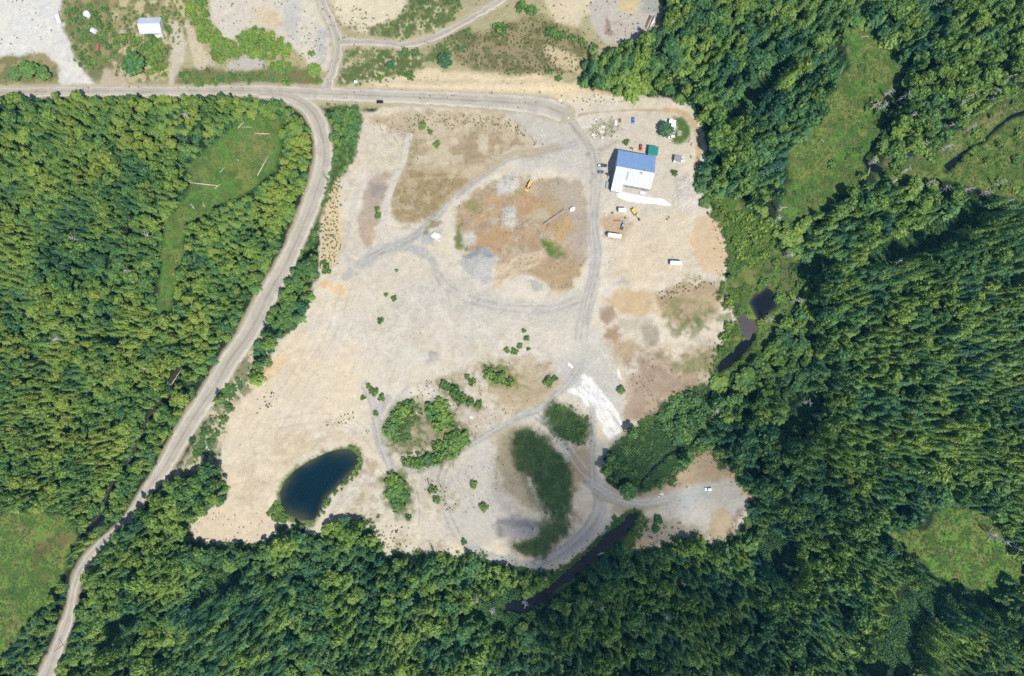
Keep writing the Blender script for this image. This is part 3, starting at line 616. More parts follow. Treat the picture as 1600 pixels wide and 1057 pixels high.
for nm, q in CREEKS.items():
    if nm in ('yard_creek', 'west_creek'): continue
    w, m = mask_stroke([(*inward(p, .98)[:2], p[2] + 5) for p in q], 1, 2, 1); CLEAR[w] = np.maximum(CLEAR[w], m)
w, m = mask_stroke([(*inward(p, .982)[:2], p[2] + 8) for p in ROADS['west_gravel_road'][18:-3]], 1, 1, 1); CLEAR[w] = np.maximum(CLEAR[w], m)
for q in ROADS.values():
    w, m = mask_stroke([(x, y, w_ + 12) for x, y, w_ in q], 1, 2, 1); CLEAR[w] = np.maximum(CLEAR[w], m)
for nm, q in CREEKS.items():
    w, m = mask_stroke([(x, y, w_ + {'west_creek': 7, 'south_river': 20, 'yard_creek': 9}.get(nm, 8)) for x, y, w_ in q], 1, 2, 1); CLEAR[w] = np.maximum(CLEAR[w], m)

# ------------------------------------------------------------------ ground mesh
def grid_mesh(name, V, rgb, ny, nx, m):
    me = bpy.data.meshes.new(name)
    me.vertices.add(ny * nx); me.vertices.foreach_set('co', V.reshape(-1).astype(np.float32))
    j, i = np.meshgrid(np.arange(ny - 1), np.arange(nx - 1), indexing='ij')
    a = j * nx + i
    f = np.stack([a, a + nx, a + nx + 1, a + 1], -1).reshape(-1, 4)
    me.loops.add(f.size); me.loops.foreach_set('vertex_index', f.reshape(-1).astype(np.int32))
    me.polygons.add(len(f)); me.polygons.foreach_set('loop_start', (np.arange(len(f)) * 4).astype(np.int32))
    me.update(calc_edges=True)
    ca = me.color_attributes.new('soil', 'FLOAT_COLOR', 'POINT')
    ca.data.foreach_set('color', np.concatenate([rgb.reshape(-1, 3), np.ones((ny * nx, 1))], 1).reshape(-1).astype(np.float32))
    me.materials.append(m); me.shade_smooth()
    o = bpy.data.objects.new(name, me); COL.objects.link(o)
    return o

def soil_mat(name, rough=.95, bump=.5, bscale=.9):
    m = bpy.data.materials.new(name); m.use_nodes = True; nt = m.node_tree; b = nt.nodes['Principled BSDF']
    at = nt.nodes.new('ShaderNodeAttribute'); at.attribute_name = 'soil'
    tc = nt.nodes.new('ShaderNodeTexCoord'); nz = nt.nodes.new('ShaderNodeTexNoise'); nz.inputs['Scale'].default_value = bscale; nz.inputs['Detail'].default_value = 6
    nz.inputs['Roughness'].default_value = .65
    nt.links.new(tc.outputs['Object'], nz.inputs['Vector'])
    mr = nt.nodes.new('ShaderNodeMapRange'); mr.inputs[1].default_value = .3; mr.inputs[2].default_value = .7; mr.inputs[3].default_value = .85; mr.inputs[4].default_value = 1.15
    nt.links.new(nz.outputs['Fac'], mr.inputs[0])
    sc = nt.nodes.new('ShaderNodeVectorMath'); sc.operation = 'SCALE'
    nt.links.new(at.outputs['Color'], sc.inputs[0]); nt.links.new(mr.outputs[0], sc.inputs['Scale']); nt.links.new(sc.outputs[0], b.inputs['Base Color'])
    bp = nt.nodes.new('ShaderNodeBump'); bp.inputs['Strength'].default_value = bump; bp.inputs['Distance'].default_value = .25
    nt.links.new(nz.outputs['Fac'], bp.inputs['Height']); nt.links.new(bp.outputs[0], b.inputs['Normal'])
    b.inputs['Roughness'].default_value = rough; b.inputs['Specular IOR Level'].default_value = .15
    return m
M_SOIL = soil_mat('soil'); M_ROAD = soil_mat('road_gravel', .9, .25, 1.6)
V = np.stack([(GX - 800) * S, (528.5 - GY) * S, Z], -1)
ground = grid_mesh('ground', V, RGB, NY, NX, M_SOIL); ground['kind'] = 'structure'

# ------------------------------------------------------------------ roads
def road(name, pts, lift):
    Q = smooth(pts, step=2.2); n = len(Q); nx = 15
    q = np.array(Q); d = np.gradient(q[:, :2], axis=0); d /= np.linalg.norm(d, axis=1)[:, None]
    nrm = np.stack([-d[:, 1], d[:, 0]], 1)
    t = np.linspace(-1, 1, nx)
    wob = (fbm(q[:, 0], q[:, 1], 9, 80, 3) - .5); wob2 = (fbm(q[:, 0], q[:, 1], 9, 81, 3) - .5)
    half = q[:, 2][:, None] / 2 * t[None] + np.where(t < 0, 1, 0)[None] * t[None] * (wob * 5)[:, None] + np.where(t > 0, 1, 0)[None] * t[None] * (wob2 * 5)[:, None]
    X = q[:, 0][:, None] + nrm[:, 0][:, None] * half; Y = q[:, 1][:, None] + nrm[:, 1][:, None] * half
    zz = gz(X, Y) + lift + 0.10 * (1 - t[None] ** 2)
    zz[:, 0] -= .12; zz[:, -1] -= .12
    base = alb((202, 195, 184)); pale = alb((226, 217, 200)); dark = alb((178, 168, 150))
    c = np.tile(base, (n, nx, 1))
    along = fbm(q[:, 0], q[:, 1], 30, 82, 3)
    edge = sstep(.55, .8, np.abs(t))[None] * (0.5 + .6 * along)[:, None]
    c = c * (1 - edge[..., None]) + pale * edge[..., None]
    mid = np.exp(-((t[None] - (.25 * (along - .5))[:, None]) / .13) ** 2) * .95 + np.exp(-((t[None] + .42) / .1) ** 2) * .3
    mid = np.clip(mid * (0.5 + along)[:, None], 0, 1)
    c = c * (1 - mid[..., None]) + dark * mid[..., None]
    c *= (0.90 + .13 * fbm(X, Y, 6, 83, 3) + .10 * sstep(.5, .62, fbm(X, Y, 16, 84, 3)))[..., None]
    Vv = np.stack([(X - 800) * S, (528.5 - Y) * S, zz], -1)
    o = grid_mesh(name, Vv, c, n, nx, M_ROAD); o['kind'] = 'structure'
    return o
for k, (nm, q) in enumerate(ROADS.items()):
    road(nm, q, .05 + .035 * (k if k != 1 else -.0) + (.03 if k == 1 else 0))

# ------------------------------------------------------------------ water
def water_mat(name, deep, rough=.08):
    m = mat(name, deep, rough, 0, .25, .03, 0, .5)
    nt = m.node_tree; b = nt.nodes['Principled BSDF']; b.inputs['IOR'].default_value = 1.33
    nz = nt.nodes.new('ShaderNodeTexNoise'); nz.inputs['Scale'].default_value = .8
    tc = nt.nodes.new('ShaderNodeTexCoord'); nt.links.new(tc.outputs['Object'], nz.inputs['Vector'])
    bp = nt.nodes.new('ShaderNodeBump'); bp.inputs['Strength'].default_value = .06; bp.inputs['Distance'].default_value = .2
    nt.links.new(nz.outputs['Fac'], bp.inputs['Height']); nt.links.new(bp.outputs[0], b.inputs['Normal'])
    b.inputs['Specular IOR Level'].default_value = .3
    at = nt.nodes.new('ShaderNodeAttribute'); at.attribute_name = 'silt'; mx = nt.nodes.new('ShaderNodeMix'); mx.data_type = 'RGBA'
    src = b.inputs['Base Color'].links[0].from_socket
    nt.links.new(at.outputs['Fac'], mx.inputs[0]); nt.links.new(src, mx.inputs[6]); mx.inputs[7].default_value = (.062, .064, .034, 1); nt.links.new(mx.outputs[2], b.inputs['Base Color'])
    return m
M_WPOND = water_mat('pond_water', (.0020, .013, .021)); M_WCREEK = water_mat('creek_water', (.006, .008, .012)); M_WMUD = water_mat('mud_water', (.050, .043, .044), .4)
for nm, q in PONDS.items():
    cx = sum(p[0] for p in q) / len(q); cy = sum(p[1] for p in q) / len(q)
    ring = smooth(q, True, 3)
    ring = [(cx + (x - cx) * 1.10, cy + (y - cy) * 1.10) for x, y in ring]
    n = len(ring); vs_, fs_, cs_ = [W(cx, cy, -.95)], [(0, 1 + (i + 1) % n, 1 + i) for i in range(n)], [(1, 1, 1)]
    for kk, s_ in enumerate((.5, .72, .87, 1.0)):
        for i, (x, y) in enumerate(ring):
            vs_.append(W(cx + (x - cx) * s_, cy + (y - cy) * s_, -.95))
            sh = {0: 0, 1: .10, 2: .42, 3: 1.0}[kk] * (1 + .5 * math.sin(i * .35) + (.6 if nm == 'dark_pond' and x > 505 and y > 725 else 0))
            cs_.append(sh)
        if kk: fs_ += [(1 + (kk-1)*n + i, 1 + (kk-1)*n + (i+1) % n, 1 + kk*n + (i+1) % n, 1 + kk*n + i) for i in range(n)]
    cs_[0] = 0
    o = mesh_obj(nm, vs_, fs_, M_WMUD if nm == 'mud_pool' else M_WCREEK if nm == 'marsh_pond' else M_WPOND, None, True)
    at_ = o.data.attributes.new('silt', 'FLOAT', 'POINT'); at_.data.foreach_set('value', np.clip(np.array(cs_, dtype=np.float32), 0, 1))
    o['kind'] = 'structure'
for nm, q in CREEKS.items():
    Q = np.array(smooth(q, step=3)); d = np.gradient(Q[:, :2], axis=0); d /= np.linalg.norm(d, axis=1)[:, None]
    hw = Q[:, 2] / 2 + 2.4
    L = Q[:, :2] + np.stack([-d[:, 1], d[:, 0]], 1) * hw[:, None]; Rr = Q[:, :2] - np.stack([-d[:, 1], d[:, 0]], 1) * hw[:, None]
    n = len(Q)
    o = mesh_obj(nm, [W(*p, -1.0) for p in L] + [W(*p, -1.0) for p in Rr], [(i, i + n, i + n + 1, i + 1) for i in range(n - 1)], M_WCREEK)
    o['kind'] = 'structure'
# ------------------------------------------------------------------ vegetation
def leaf_mat(name, ramp, transl=.22, jitter=.35):
    m = bpy.data.materials.new(name); m.use_nodes = True; nt = m.node_tree; b = nt.nodes['Principled BSDF']; out = nt.nodes['Material Output']
    at = nt.nodes.new('ShaderNodeAttribute'); at.attribute_type = 'INSTANCER'; at.attribute_name = 'tint'
    ge = nt.nodes.new('ShaderNodeNewGeometry')
    ad = nt.nodes.new('ShaderNodeMath'); ad.operation = 'MULTIPLY_ADD'; ad.inputs[1].default_value = jitter; ad.inputs[2].default_value = -jitter / 2
    nt.links.new(ge.outputs['Random Per Island'], ad.inputs[0])
    su = nt.nodes.new('ShaderNodeMath'); su.operation = 'ADD'
    nt.links.new(at.outputs['Fac'], su.inputs[0]); nt.links.new(ad.outputs[0], su.inputs[1])
    cr = nt.nodes.new('ShaderNodeValToRGB'); cr.color_ramp.interpolation = 'LINEAR'
    els = cr.color_ramp.elements
    while len(els) < len(ramp): els.new(.5)
    for e, (p, c) in zip(els, ramp): e.position = p; e.color = (*c, 1)
    nt.links.new(su.outputs[0], cr.inputs['Fac']); nt.links.new(cr.outputs['Color'], b.inputs['Base Color'])
    b.inputs['Roughness'].default_value = .6; b.inputs['Specular IOR Level'].default_value = .25
    tr = nt.nodes.new('ShaderNodeBsdfTranslucent'); nt.links.new(cr.outputs['Color'], tr.inputs['Color'])
    mx = nt.nodes.new('ShaderNodeMixShader'); mx.inputs[0].default_value = transl
    nt.links.new(b.outputs[0], mx.inputs[1]); nt.links.new(tr.outputs[0], mx.inputs[2]); nt.links.new(mx.outputs[0], out.inputs['Surface'])
    return m
RAMP = [(0.0, (.024,.090,.058)), (.25, (.052,.142,.058)), (.5, (.110,.215,.050)), (.72, (.188,.288,.050)), (.9, (.245,.322,.052)), (1.0, (.28,.30,.055))]
M_LEAF = leaf_mat('foliage', RAMP)
M_WEED = leaf_mat('weed_leaves', [(0.0,(.065,.095,.035)),(.4,(.10,.14,.04)),(.7,(.16,.175,.06)),(1.0,(.26,.22,.12))], .15, .5)
M_BARK = mat('bark', (.085,.062,.045), .9, 0, .25, 3.0)
M_DEAD = mat('bleached_wood', (.46,.43,.41), .85, 0, .2, 2.0)
M_LOG = mat('pale_log', (.46,.42,.34), .85, 0, .2, 1.0)

def leaf_quads(pts, nrm, size, rnd, squash=.75):
    """one leaf clump (a bent quad) at each point"""
    n = len(pts)
    t = np.cross(nrm, rnd.normal(size=(n, 3))); t /= np.linalg.norm(t, axis=1)[:, None] + 1e-9
    b = np.cross(nrm, t)
    s = size[:, None]
    v = np.stack([pts - t * s - b * s * squash * .35, pts + b * s * squash * -.8 + nrm * s * .15, pts + t * s + b * s * squash * .3, pts + b * s * squash + nrm * s * .1], 1).reshape(-1, 3)
    f = np.arange(4 * n).reshape(-1, 4)
    return v, f

def mk_mesh(name, v, f, mats, mi=None):
    me = bpy.data.meshes.new(name); me.from_pydata([tuple(p) for p in v], [], [tuple(int(k) for k in q) for q in f]); me.update()
    for m in mats: me.materials.append(m)
    if mi is not None: me.polygons.foreach_set('material_index', np.asarray(mi, dtype=np.int32))
    return me

def trunk_geo(H, r, rnd, limbs, n=6):
    V_, F_ = [], []
    def tube(pts, rad):
        base = len(V_)
        for (p, q) in zip(pts, rad):
            for k in range(n):
                a = 2 * math.pi * k / n; V_.append((p[0] + q * math.cos(a), p[1] + q * math.sin(a), p[2]))
        for i in range(len(pts) - 1):
            for k in range(n): F_.append((base + i*n + k, base + i*n + (k+1) % n, base + (i+1)*n + (k+1) % n, base + (i+1)*n + k))
    lean = rnd.normal(size=2) * .02 * H
    tube([(lean[0]*t, lean[1]*t, H*t - .6*(t == 0)) for t in (0, .35, .7, 1)], [r, r*.75, r*.45, r*.08])
    for z, a, L, up in limbs:
        c, s = math.cos(a), math.sin(a); rr = r * .35 * (1 - z / H * .6)
        p0 = np.array([lean[0]*z/H, lean[1]*z/H, z])
        tube([p0, p0 + np.array([c*L*.5, s*L*.5, up*.4]), p0 + np.array([c*L, s*L, up])], [rr, rr*.6, rr*.15])
    return V_, F_

def conifer(seed, H=18., Rc=3.1, layers=13, nb=11, droop=.34):
    rnd = np.random.default_rng(seed); V_, F_ = [], []
    for i in range(layers):
        t = (i + .5) / layers; z0 = H * (.10 + .89 * t)
        L = Rc * ((1 - t) ** .72) * rnd.uniform(.82, 1.1) + .22
        m = max(5, int(nb * (1 - .45 * t))); off = rnd.uniform(0, 6.28)
        for k in range(m):
            a = off + 2 * math.pi * k / m + rnd.normal() * .16; l = L * rnd.uniform(.72, 1.18)
            d = np.array([math.cos(a), math.sin(a), 0]); p = np.array([-d[1], d[0], 0]); w = l * rnd.uniform(.22, .36)
            z = z0 + rnd.normal() * .25
            def pt(u, s_, dz=0): return d * l * u + p * w * s_ + np.array([0, 0, z - droop * l * u ** 1.5 + dz])
            b = len(V_)
            # a spray: spine lifted in the middle, drooping, toothed sides
            V_ += [pt(0, 0, .1), pt(.38, .95), pt(.42, 0, .22), pt(.38, -.95), pt(.74, .8), pt(.78, 0, .12), pt(.74, -.8), pt(1.06, .12, -.1), pt(.60, .35, .1), pt(.60, -.35, .1)]
            F_ += [(b, b+2, b+1), (b, b+3, b+2), (b+2, b+8, b+4), (b+2, b+5, b+8), (b+2, b+6, b+9), (b+2, b+9, b+5), (b+5, b+7, b+4), (b+5, b+6, b+7)]
    b = len(V_)
    for k in range(5):
        a = 6.28 * k / 5; V_.append((.28 * math.cos(a), .28 * math.sin(a), H * .955))
    V_.append((0, 0, H * 1.04))
    F_ += [(b + k, b + (k + 1) % 5, b + 5) for k in range(5)]
    tv, tf = trunk_geo(H * .97, .30, rnd, [])
    return (np.array(V_), F_), (np.array(tv), tf)

def broadleaf(seed, H=14., Rc=3.9, lobes=13, per=58, leaf=.80, stems=1):
    rnd = np.random.default_rng(seed); pv, fv, off = [], [], 0
    limbs = []
    for k in range(lobes):
        if k == 0: c = np.array([0, 0, H * .80]); r = Rc * .5
        else:
            a = k * 2.399 + rnd.normal() * .3; q = math.sqrt(k / lobes) * Rc * .74
            c = np.array([q * math.cos(a), q * math.sin(a), H * (.80 - .30 * (q / Rc) ** 1.4 + rnd.normal() * .05)]); r = Rc * rnd.uniform(.28, .44)
        if k % 2: limbs.append((max(H * .22, c[2] * .62), math.atan2(c[1], c[0]), math.hypot(c[0], c[1]), c[2] * .30))
        n = int(per * (r / (Rc * .38)) ** 1.6)
        u = rnd.normal(size=(n, 3)); u[:, 2] = np.abs(u[:, 2]) * rnd.choice([1, 1, 1, -.6], n); u /= np.linalg.norm(u, axis=1)[:, None]
        rad = r * rnd.uniform(.66, 1.08, n)
        p = c + u * rad[:, None] * np.array([1, 1, .82])
        nn = u * .9 + rnd.normal(size=(n, 3)) * .42; nn /= np.linalg.norm(nn, axis=1)[:, None]
        v, f = leaf_quads(p, nn, leaf * rnd.uniform(.55, 1.15, n), rnd)
        pv.append(v); fv.append(f + off); off += len(v)
    v = np.concatenate(pv); f = [tuple(q) for q in np.concatenate(fv)]
    tv, tf = trunk_geo(H * .78, .24 * (H / 14), rnd, limbs[:7])
    return (v, f), (np.array(tv), tf)

def bush(seed, Rc=2.0, H=2.2, lobes=7, per=30, leaf=.46):
    rnd = np.random.default_rng(seed); pv, fv, off, limbs = [], [], 0, []
    for k in range(lobes):
        a = k * 2.399 + rnd.normal() * .4; q = math.sqrt(k / lobes) * Rc * .72
        c = np.array([q * math.cos(a), q * math.sin(a), H * (.62 - .25 * (q / Rc) + rnd.normal() * .06)]); r = Rc * rnd.uniform(.30, .48)
        limbs.append((.25, a, q, c[2] * .7))
        n = int(per * rnd.uniform(.8, 1.2))
        u = rnd.normal(size=(n, 3)); u[:, 2] = np.abs(u[:, 2]) * rnd.choice([1, 1, -.5], n); u /= np.linalg.norm(u, axis=1)[:, None]
        p = c + u * (r * rnd.uniform(.6, 1.1, n))[:, None] * np.array([1, 1, .8]); p[:, 2] = np.maximum(p[:, 2], .05)
        nn = u * .9 + rnd.normal(size=(n, 3)) * .45; nn /= np.linalg.norm(nn, axis=1)[:, None]
        v, f = leaf_quads(p, nn, leaf * rnd.uniform(.6, 1.2, n), rnd)
        pv.append(v); fv.append(f + off); off += len(v)
    v = np.concatenate(pv); f = [tuple(q) for q in np.concatenate(fv)]
    tv, tf = trunk_geo(H * .6, .09, rnd, limbs, 4)
    return (v, f), (np.array(tv), tf)

def tuft(seed, n=16, r=.5, h=.5):
    rnd = np.random.default_rng(seed); v, f = [], []
    for k in range(n):
        a = rnd.uniform(0, 6.28); q = r * rnd.uniform(0, 1) ** .6; b = rnd.uniform(0, 6.28); L = h * rnd.uniform(.6, 1.2); w = h * .30
        p = np.array([q * math.cos(a), q * math.sin(a), 0]); d = np.array([math.cos(b), math.sin(b), 0]); s_ = np.array([-d[1], d[0], 0])
        v += [p - s_ * w, p + s_ * w, p + d * L * .75 + np.array([0, 0, L * .75])]; f.append((3*k, 3*k+1, 3*k+2))
    return np.array(v), f

class Kind:
    def __init__(s, name, geos, mleaf, unitH, unitR, crown='crown', stem='trunk'):
        s.name, s.uH, s.uR, s.crown, s.stem = name, unitH, unitR, crown, stem
        s.col = bpy.data.collections.new(name + '_stock'); s.cm, s.tm = [], []
        for i, (c, t) in enumerate(geos):
            s.cm.append(mk_mesh(name + '_' + crown, c[0], c[1], [mleaf]))
            s.tm.append(mk_mesh(name + '_' + stem, t[0], t[1], [M_BARK]))
            nb = len(c[0]); v = np.concatenate([c[0], t[0]]); f = list(c[1]) + [tuple(k + nb for k in q) for q in t[1]]
            me = mk_mesh(name + '_whole', v, f, [mleaf, M_BARK], [0] * len(c[1]) + [1] * len(t[1]))
            s.col.objects.link(bpy.data.objects.new('%s_stock_%02d' % (name, i), me))
        s.n = len(geos)
    def single(s, x, y, h, r, tint, label, cat, group, name=None, rz=None):
        i = R.randrange(s.n)
        o = empty(name or s.name, G(x, y, -.15), R.uniform(0, 6.28) if rz is None else rz)
        o.scale = (r / s.uR, r / s.uR, h / s.uH)
        for nm, me in ((s.crown, s.cm[i]), (s.stem, s.tm[i])):
            c = bpy.data.objects.new(nm, me); COL.objects.link(c); c.parent = o; c['tint'] = float(tint)
        return tag(o, label, cat, group)

def scatter(name, label, pts, scl, tint, col, n, tilt=.05):
    """one uncountable mass: points that carry copies of the stock plants"""
    N = len(pts)
    me = bpy.data.meshes.new(name); me.vertices.add(N)
    me.vertices.foreach_set('co', np.asarray(pts, dtype=np.float32).reshape(-1))
    def attr(nm, ty, key, a):
        t = me.attributes.new(nm, ty, 'POINT'); t.data.foreach_set(key, np.asarray(a).reshape(-1))
    attr('size', 'FLOAT_VECTOR', 'vector', np.asarray(scl, np.float32))
    attr('turn', 'FLOAT_VECTOR', 'vector', np.stack([rng.normal(size=N) * tilt, rng.normal(size=N) * tilt, rng.uniform(0, 6.28, N)], 1).astype(np.float32))
    attr('tint', 'FLOAT', 'value', np.asarray(tint, np.float32))
    attr('pick', 'INT', 'value', rng.integers(0, n, N).astype(np.int32))
    o = bpy.data.objects.new(name, me); COL.objects.link(o)
    ng = bpy.data.node_groups.new(name, 'GeometryNodeTree')
    ng.interface.new_socket('Geometry', in_out='INPUT', socket_type='NodeSocketGeometry'); ng.interface.new_socket('Geometry', in_out='OUTPUT', socket_type='NodeSocketGeometry')
    gi = ng.nodes.new('NodeGroupInput'); go = ng.nodes.new('NodeGroupOutput')
    ip = ng.nodes.new('GeometryNodeInstanceOnPoints'); ci = ng.nodes.new('GeometryNodeCollectionInfo')
    ci.inputs['Collection'].default_value = col; ci.inputs['Separate Children'].default_value = True; ci.inputs['Reset Children'].default_value = True
    def na(nm, ty):
        k = ng.nodes.new('GeometryNodeInputNamedAttribute'); k.data_type = ty; k.inputs['Name'].default_value = nm; return k
    e2r = ng.nodes.new('FunctionNodeEulerToRotation')
    L = ng.links.new
    L(gi.outputs[0], ip.inputs['Points']); L(ci.outputs[0], ip.inputs['Instance']); ip.inputs['Pick Instance'].default_value = True
    L(na('pick', 'INT').outputs[0], ip.inputs['Instance Index']); L(na('turn', 'FLOAT_VECTOR').outputs[0], e2r.inputs[0]); L(e2r.outputs[0], ip.inputs['Rotation'])
    L(na('size', 'FLOAT_VECTOR').outputs[0], ip.inputs['Scale']); L(ip.outputs[0], go.inputs[0])
    md = o.modifiers.new('plants', 'NODES'); md.node_group = ng
    o['kind'] = 'stuff'; o['label'] = label
    return o

CON = Kind('conifer_tree', [conifer(s_, Rc=3.1 * k, layers=l) for s_, k, l in ((1,1,13),(2,.95,14),(3,1.05,12),(4,1,13),(5,1.1,14),(6,.9,12),(7,1.2,10),(8,.8,15),(9,1,11))], M_LEAF, 18., 3.1)
BRO = Kind('broadleaf_tree', [broadleaf(s_, Rc=3.9 * k, H=14 * q, lobes=l, per=p) for s_, l, k, q, p in ((21,13,1,1,58),(22,9,.9,1.08,74),(23,18,1.1,.92,46),(24,12,1,1,52),(25,14,1.05,1.05,58),(26,7,.85,1.1,90),(27,20,1.15,.9,40),(28,11,.95,1.0,66),(29,16,1.05,.96,36))], M_LEAF, 14., 3.9)
BSH = Kind('bush', [bush(s_, lobes=l) for s_, l in ((41,7),(42,6),(43,9),(44,8))], M_LEAF, 2.2, 2.0, 'foliage', 'stem')
WEED_COL = bpy.data.collections.new('weed_stock')
for i in range(4):
    (c, t) = bush(60 + i, .8, .7, 3, 9, .30)
    WEED_COL.objects.link(bpy.data.objects.new('weed_stock_%d' % i, mk_mesh('weed_leaves', c[0], c[1], [M_WEED])))
M_GRASS = leaf_mat('grass_blades', [(0.0,(.085,.175,.045)),(.4,(.125,.215,.05)),(.7,(.18,.235,.065)),(1.0,(.30,.26,.13))], .3, .4)
TUFT_COL = bpy.data.collections.new('tuft_stock')
for i in range(4):
    v, f = tuft(70 + i, 20, .85, .55); TUFT_COL.objects.link(bpy.data.objects.new('tuft_stock_%d' % i, mk_mesh('grass_tuft', v, f, [M_GRASS])))
BRAM_COL = bpy.data.collections.new('bramble_stock')
for i in range(4):
    (c, t) = bush(80 + i, 1.9, .9, 7, 20, .34); BRAM_COL.objects.link(bpy.data.objects.new('bramble_stock_%d' % i, mk_mesh('bramble_leaves', c[0], c[1], [M_LEAF])))

def clear_at(x, y):
    i = np.clip(np.searchsorted(gx, x), 0, NX - 1); j = np.clip(np.searchsorted(gy, y), 0, NY - 1)
    return CLEAR[j, i]
def jitter_grid(x0, y0, x1, y1, sp, j=.42):
    xs = np.arange(x0, x1, sp); ys = np.arange(y0, y1, sp * .87)
    X, Y = np.meshgrid(xs, ys); X = X + (np.arange(len(ys)) % 2)[:, None] * sp / 2
    return (X + rng.uniform(-j, j, X.shape) * sp).ravel(), (Y + rng.uniform(-j, j, X.shape) * sp).ravel()
def inside(q, x, y): return poly_sd(q, x, y) < 0

_wr = np.array(ROADS['west_gravel_road'])
def west_x(y): return np.interp(y, _wr[3:, 1], _wr[3:, 0])
def zone_of(x, y):
    z = np.full(x.shape, 3)                                              # 3 north-east
    z[(x > 1262 + .12 * (700 - y)) & (y > 338)] = 4                      # 4 east slope
    z[(x > 850) & (x <= 1345) & (y > 780)] = 2                           # 2 south-east
    z[(y > 730) & (x <= 850) & (x > west_x(y))] = 1                      # 1 south
    z[(x < west_x(y)) & (y > 140)] = 0                                   # 0 west
    z[(z == 3) & (x > 1100) & (x < 1260) & (y > 330) & (y < 620)] = 5    # 5 scrub round the marsh
    z[(z == 3) & (x > 1290) & (y < 300)] = 6                             # 6 round the meadows
    return z
ZP = {0: (8.8, .58, 8, 15, 2.45, .64), 1: (11, .55, 10, 19, 3.2, .60), 2: (12, .66, 13, 22, 3.4, .50), 3: (12.6, .66, 13, 22, 3.8, .52),
      4: (10.8, .80, 12, 20, 3.1, .57), 5: (12, .2, 5, 10, 3.0, .66), 6: (12.5, .5, 10, 21, 3.5, .56)}   # spacing, conifer share, height range, crown radius, tint
SOUTHFIR = [(270,930),(330,900),(420,880),(470,900),(470,980),(440,1060),(260,1060),(280,990)]
trees = []
for zi, (sp, pc, h0, h1, cr_, tn) in ZP.items():
    x, y = jitter_grid(-130, -110, 1730, 1170, sp)
    ok = (zone_of(x, y) == zi) & (clear_at(x, y) < .5)
    gap = fbm(x, y, 34, 90 + zi, 3)
    ok &= ~((gap < .33) & (rng.random(len(x)) < .6)); ok &= rng.random(len(x)) > .03
    x, y = x[ok], y[ok]; n = len(x)
    hn = fbm(x, y, 55, 100, 3); tn_ = fbm(x, y, 46, 101, 3)
    con = rng.random(n) < pc + (fbm(x, y, 60, 102, 2) - .5) * 1.3
    h = h0 + (h1 - h0) * np.clip(.5 + (hn - .5) * 2.4 + rng.normal(size=n) * .30, -.1, 1.25)
    r = cr_ * np.clip(np.exp(rng.normal(size=n) * .30), .5, 1.8) * np.where(con, 1.0, 1.08)
    t = tn + (tn_ - .5) * 1.05 + rng.normal(size=n) * .11 - .05 * con
    if zi == 1:
        f = inside(SOUTHFIR, x, y); con = np.where(f, rng.random(n) < .9, con); h = np.where(f, h * 1.35, h); t = np.where(f, t - .18, t); r = np.where(f, r * 1.15, r)
    # the tree line next to open ground is lower and bushier
    nb = np.zeros(n)
    for dx, dy in ((9,0),(-9,0),(0,9),(0,-9)): nb = np.maximum(nb, clear_at(x + dx, y + dy) > .5)
    h = h * np.where((nb > 0) & (rng.random(n) < .5), .75, 1)
    if zi == 3:
        f = inside([(1108,60),(1240,50),(1262,140),(1240,330),(1150,335),(1110,230)], x, y); t = np.where(f, t - .16, t); h = np.where(f, h + 5, h); r = np.where(f, r * 1.12, r)
    tallrow = np.zeros(n, bool)
    for q in GAPS[:5] + GAPS[6:8]:
        for dy_ in (9, 20, 30): tallrow |= inside(q, x - 4, y - dy_)
    h = np.where(tallrow & (zi in (1, 2, 3, 4, 6)), 29 + rng.uniform(0, 6, n), h)
    r = np.where(tallrow & (zi in (1, 2, 3, 4, 6)), np.maximum(r, 4.0), r)
    if zi != 0: t = np.where(t > .74, .74 - (t - .74) * .3, t)
    for k in range(n): trees.append((x[k], y[k], bool(con[k]), h[k], r[k], float(np.clip(t[k], .05, .86)), zi, nb[k]))
# roadside strip and lone trees
x, y = jitter_grid(410, 160, 575, 530, 8.5)
ok = inside(STRIP, x, y) & (rng.random(len(x)) < np.where((y > 262) & (y < 425), .5, .85)) & (y > 174)
for a_, b_ in zip(x[ok], y[ok]):
    big = (b_ < 225) or (b_ > 415 and a_ > 400)
    trees.append((a_, b_, False, R.uniform(5, 8.5) if big else R.uniform(1.3, 2.8), R.uniform(2.2, 3.3) if big else R.uniform(.9, 1.8), R.uniform(.35, .62), 7, 1))

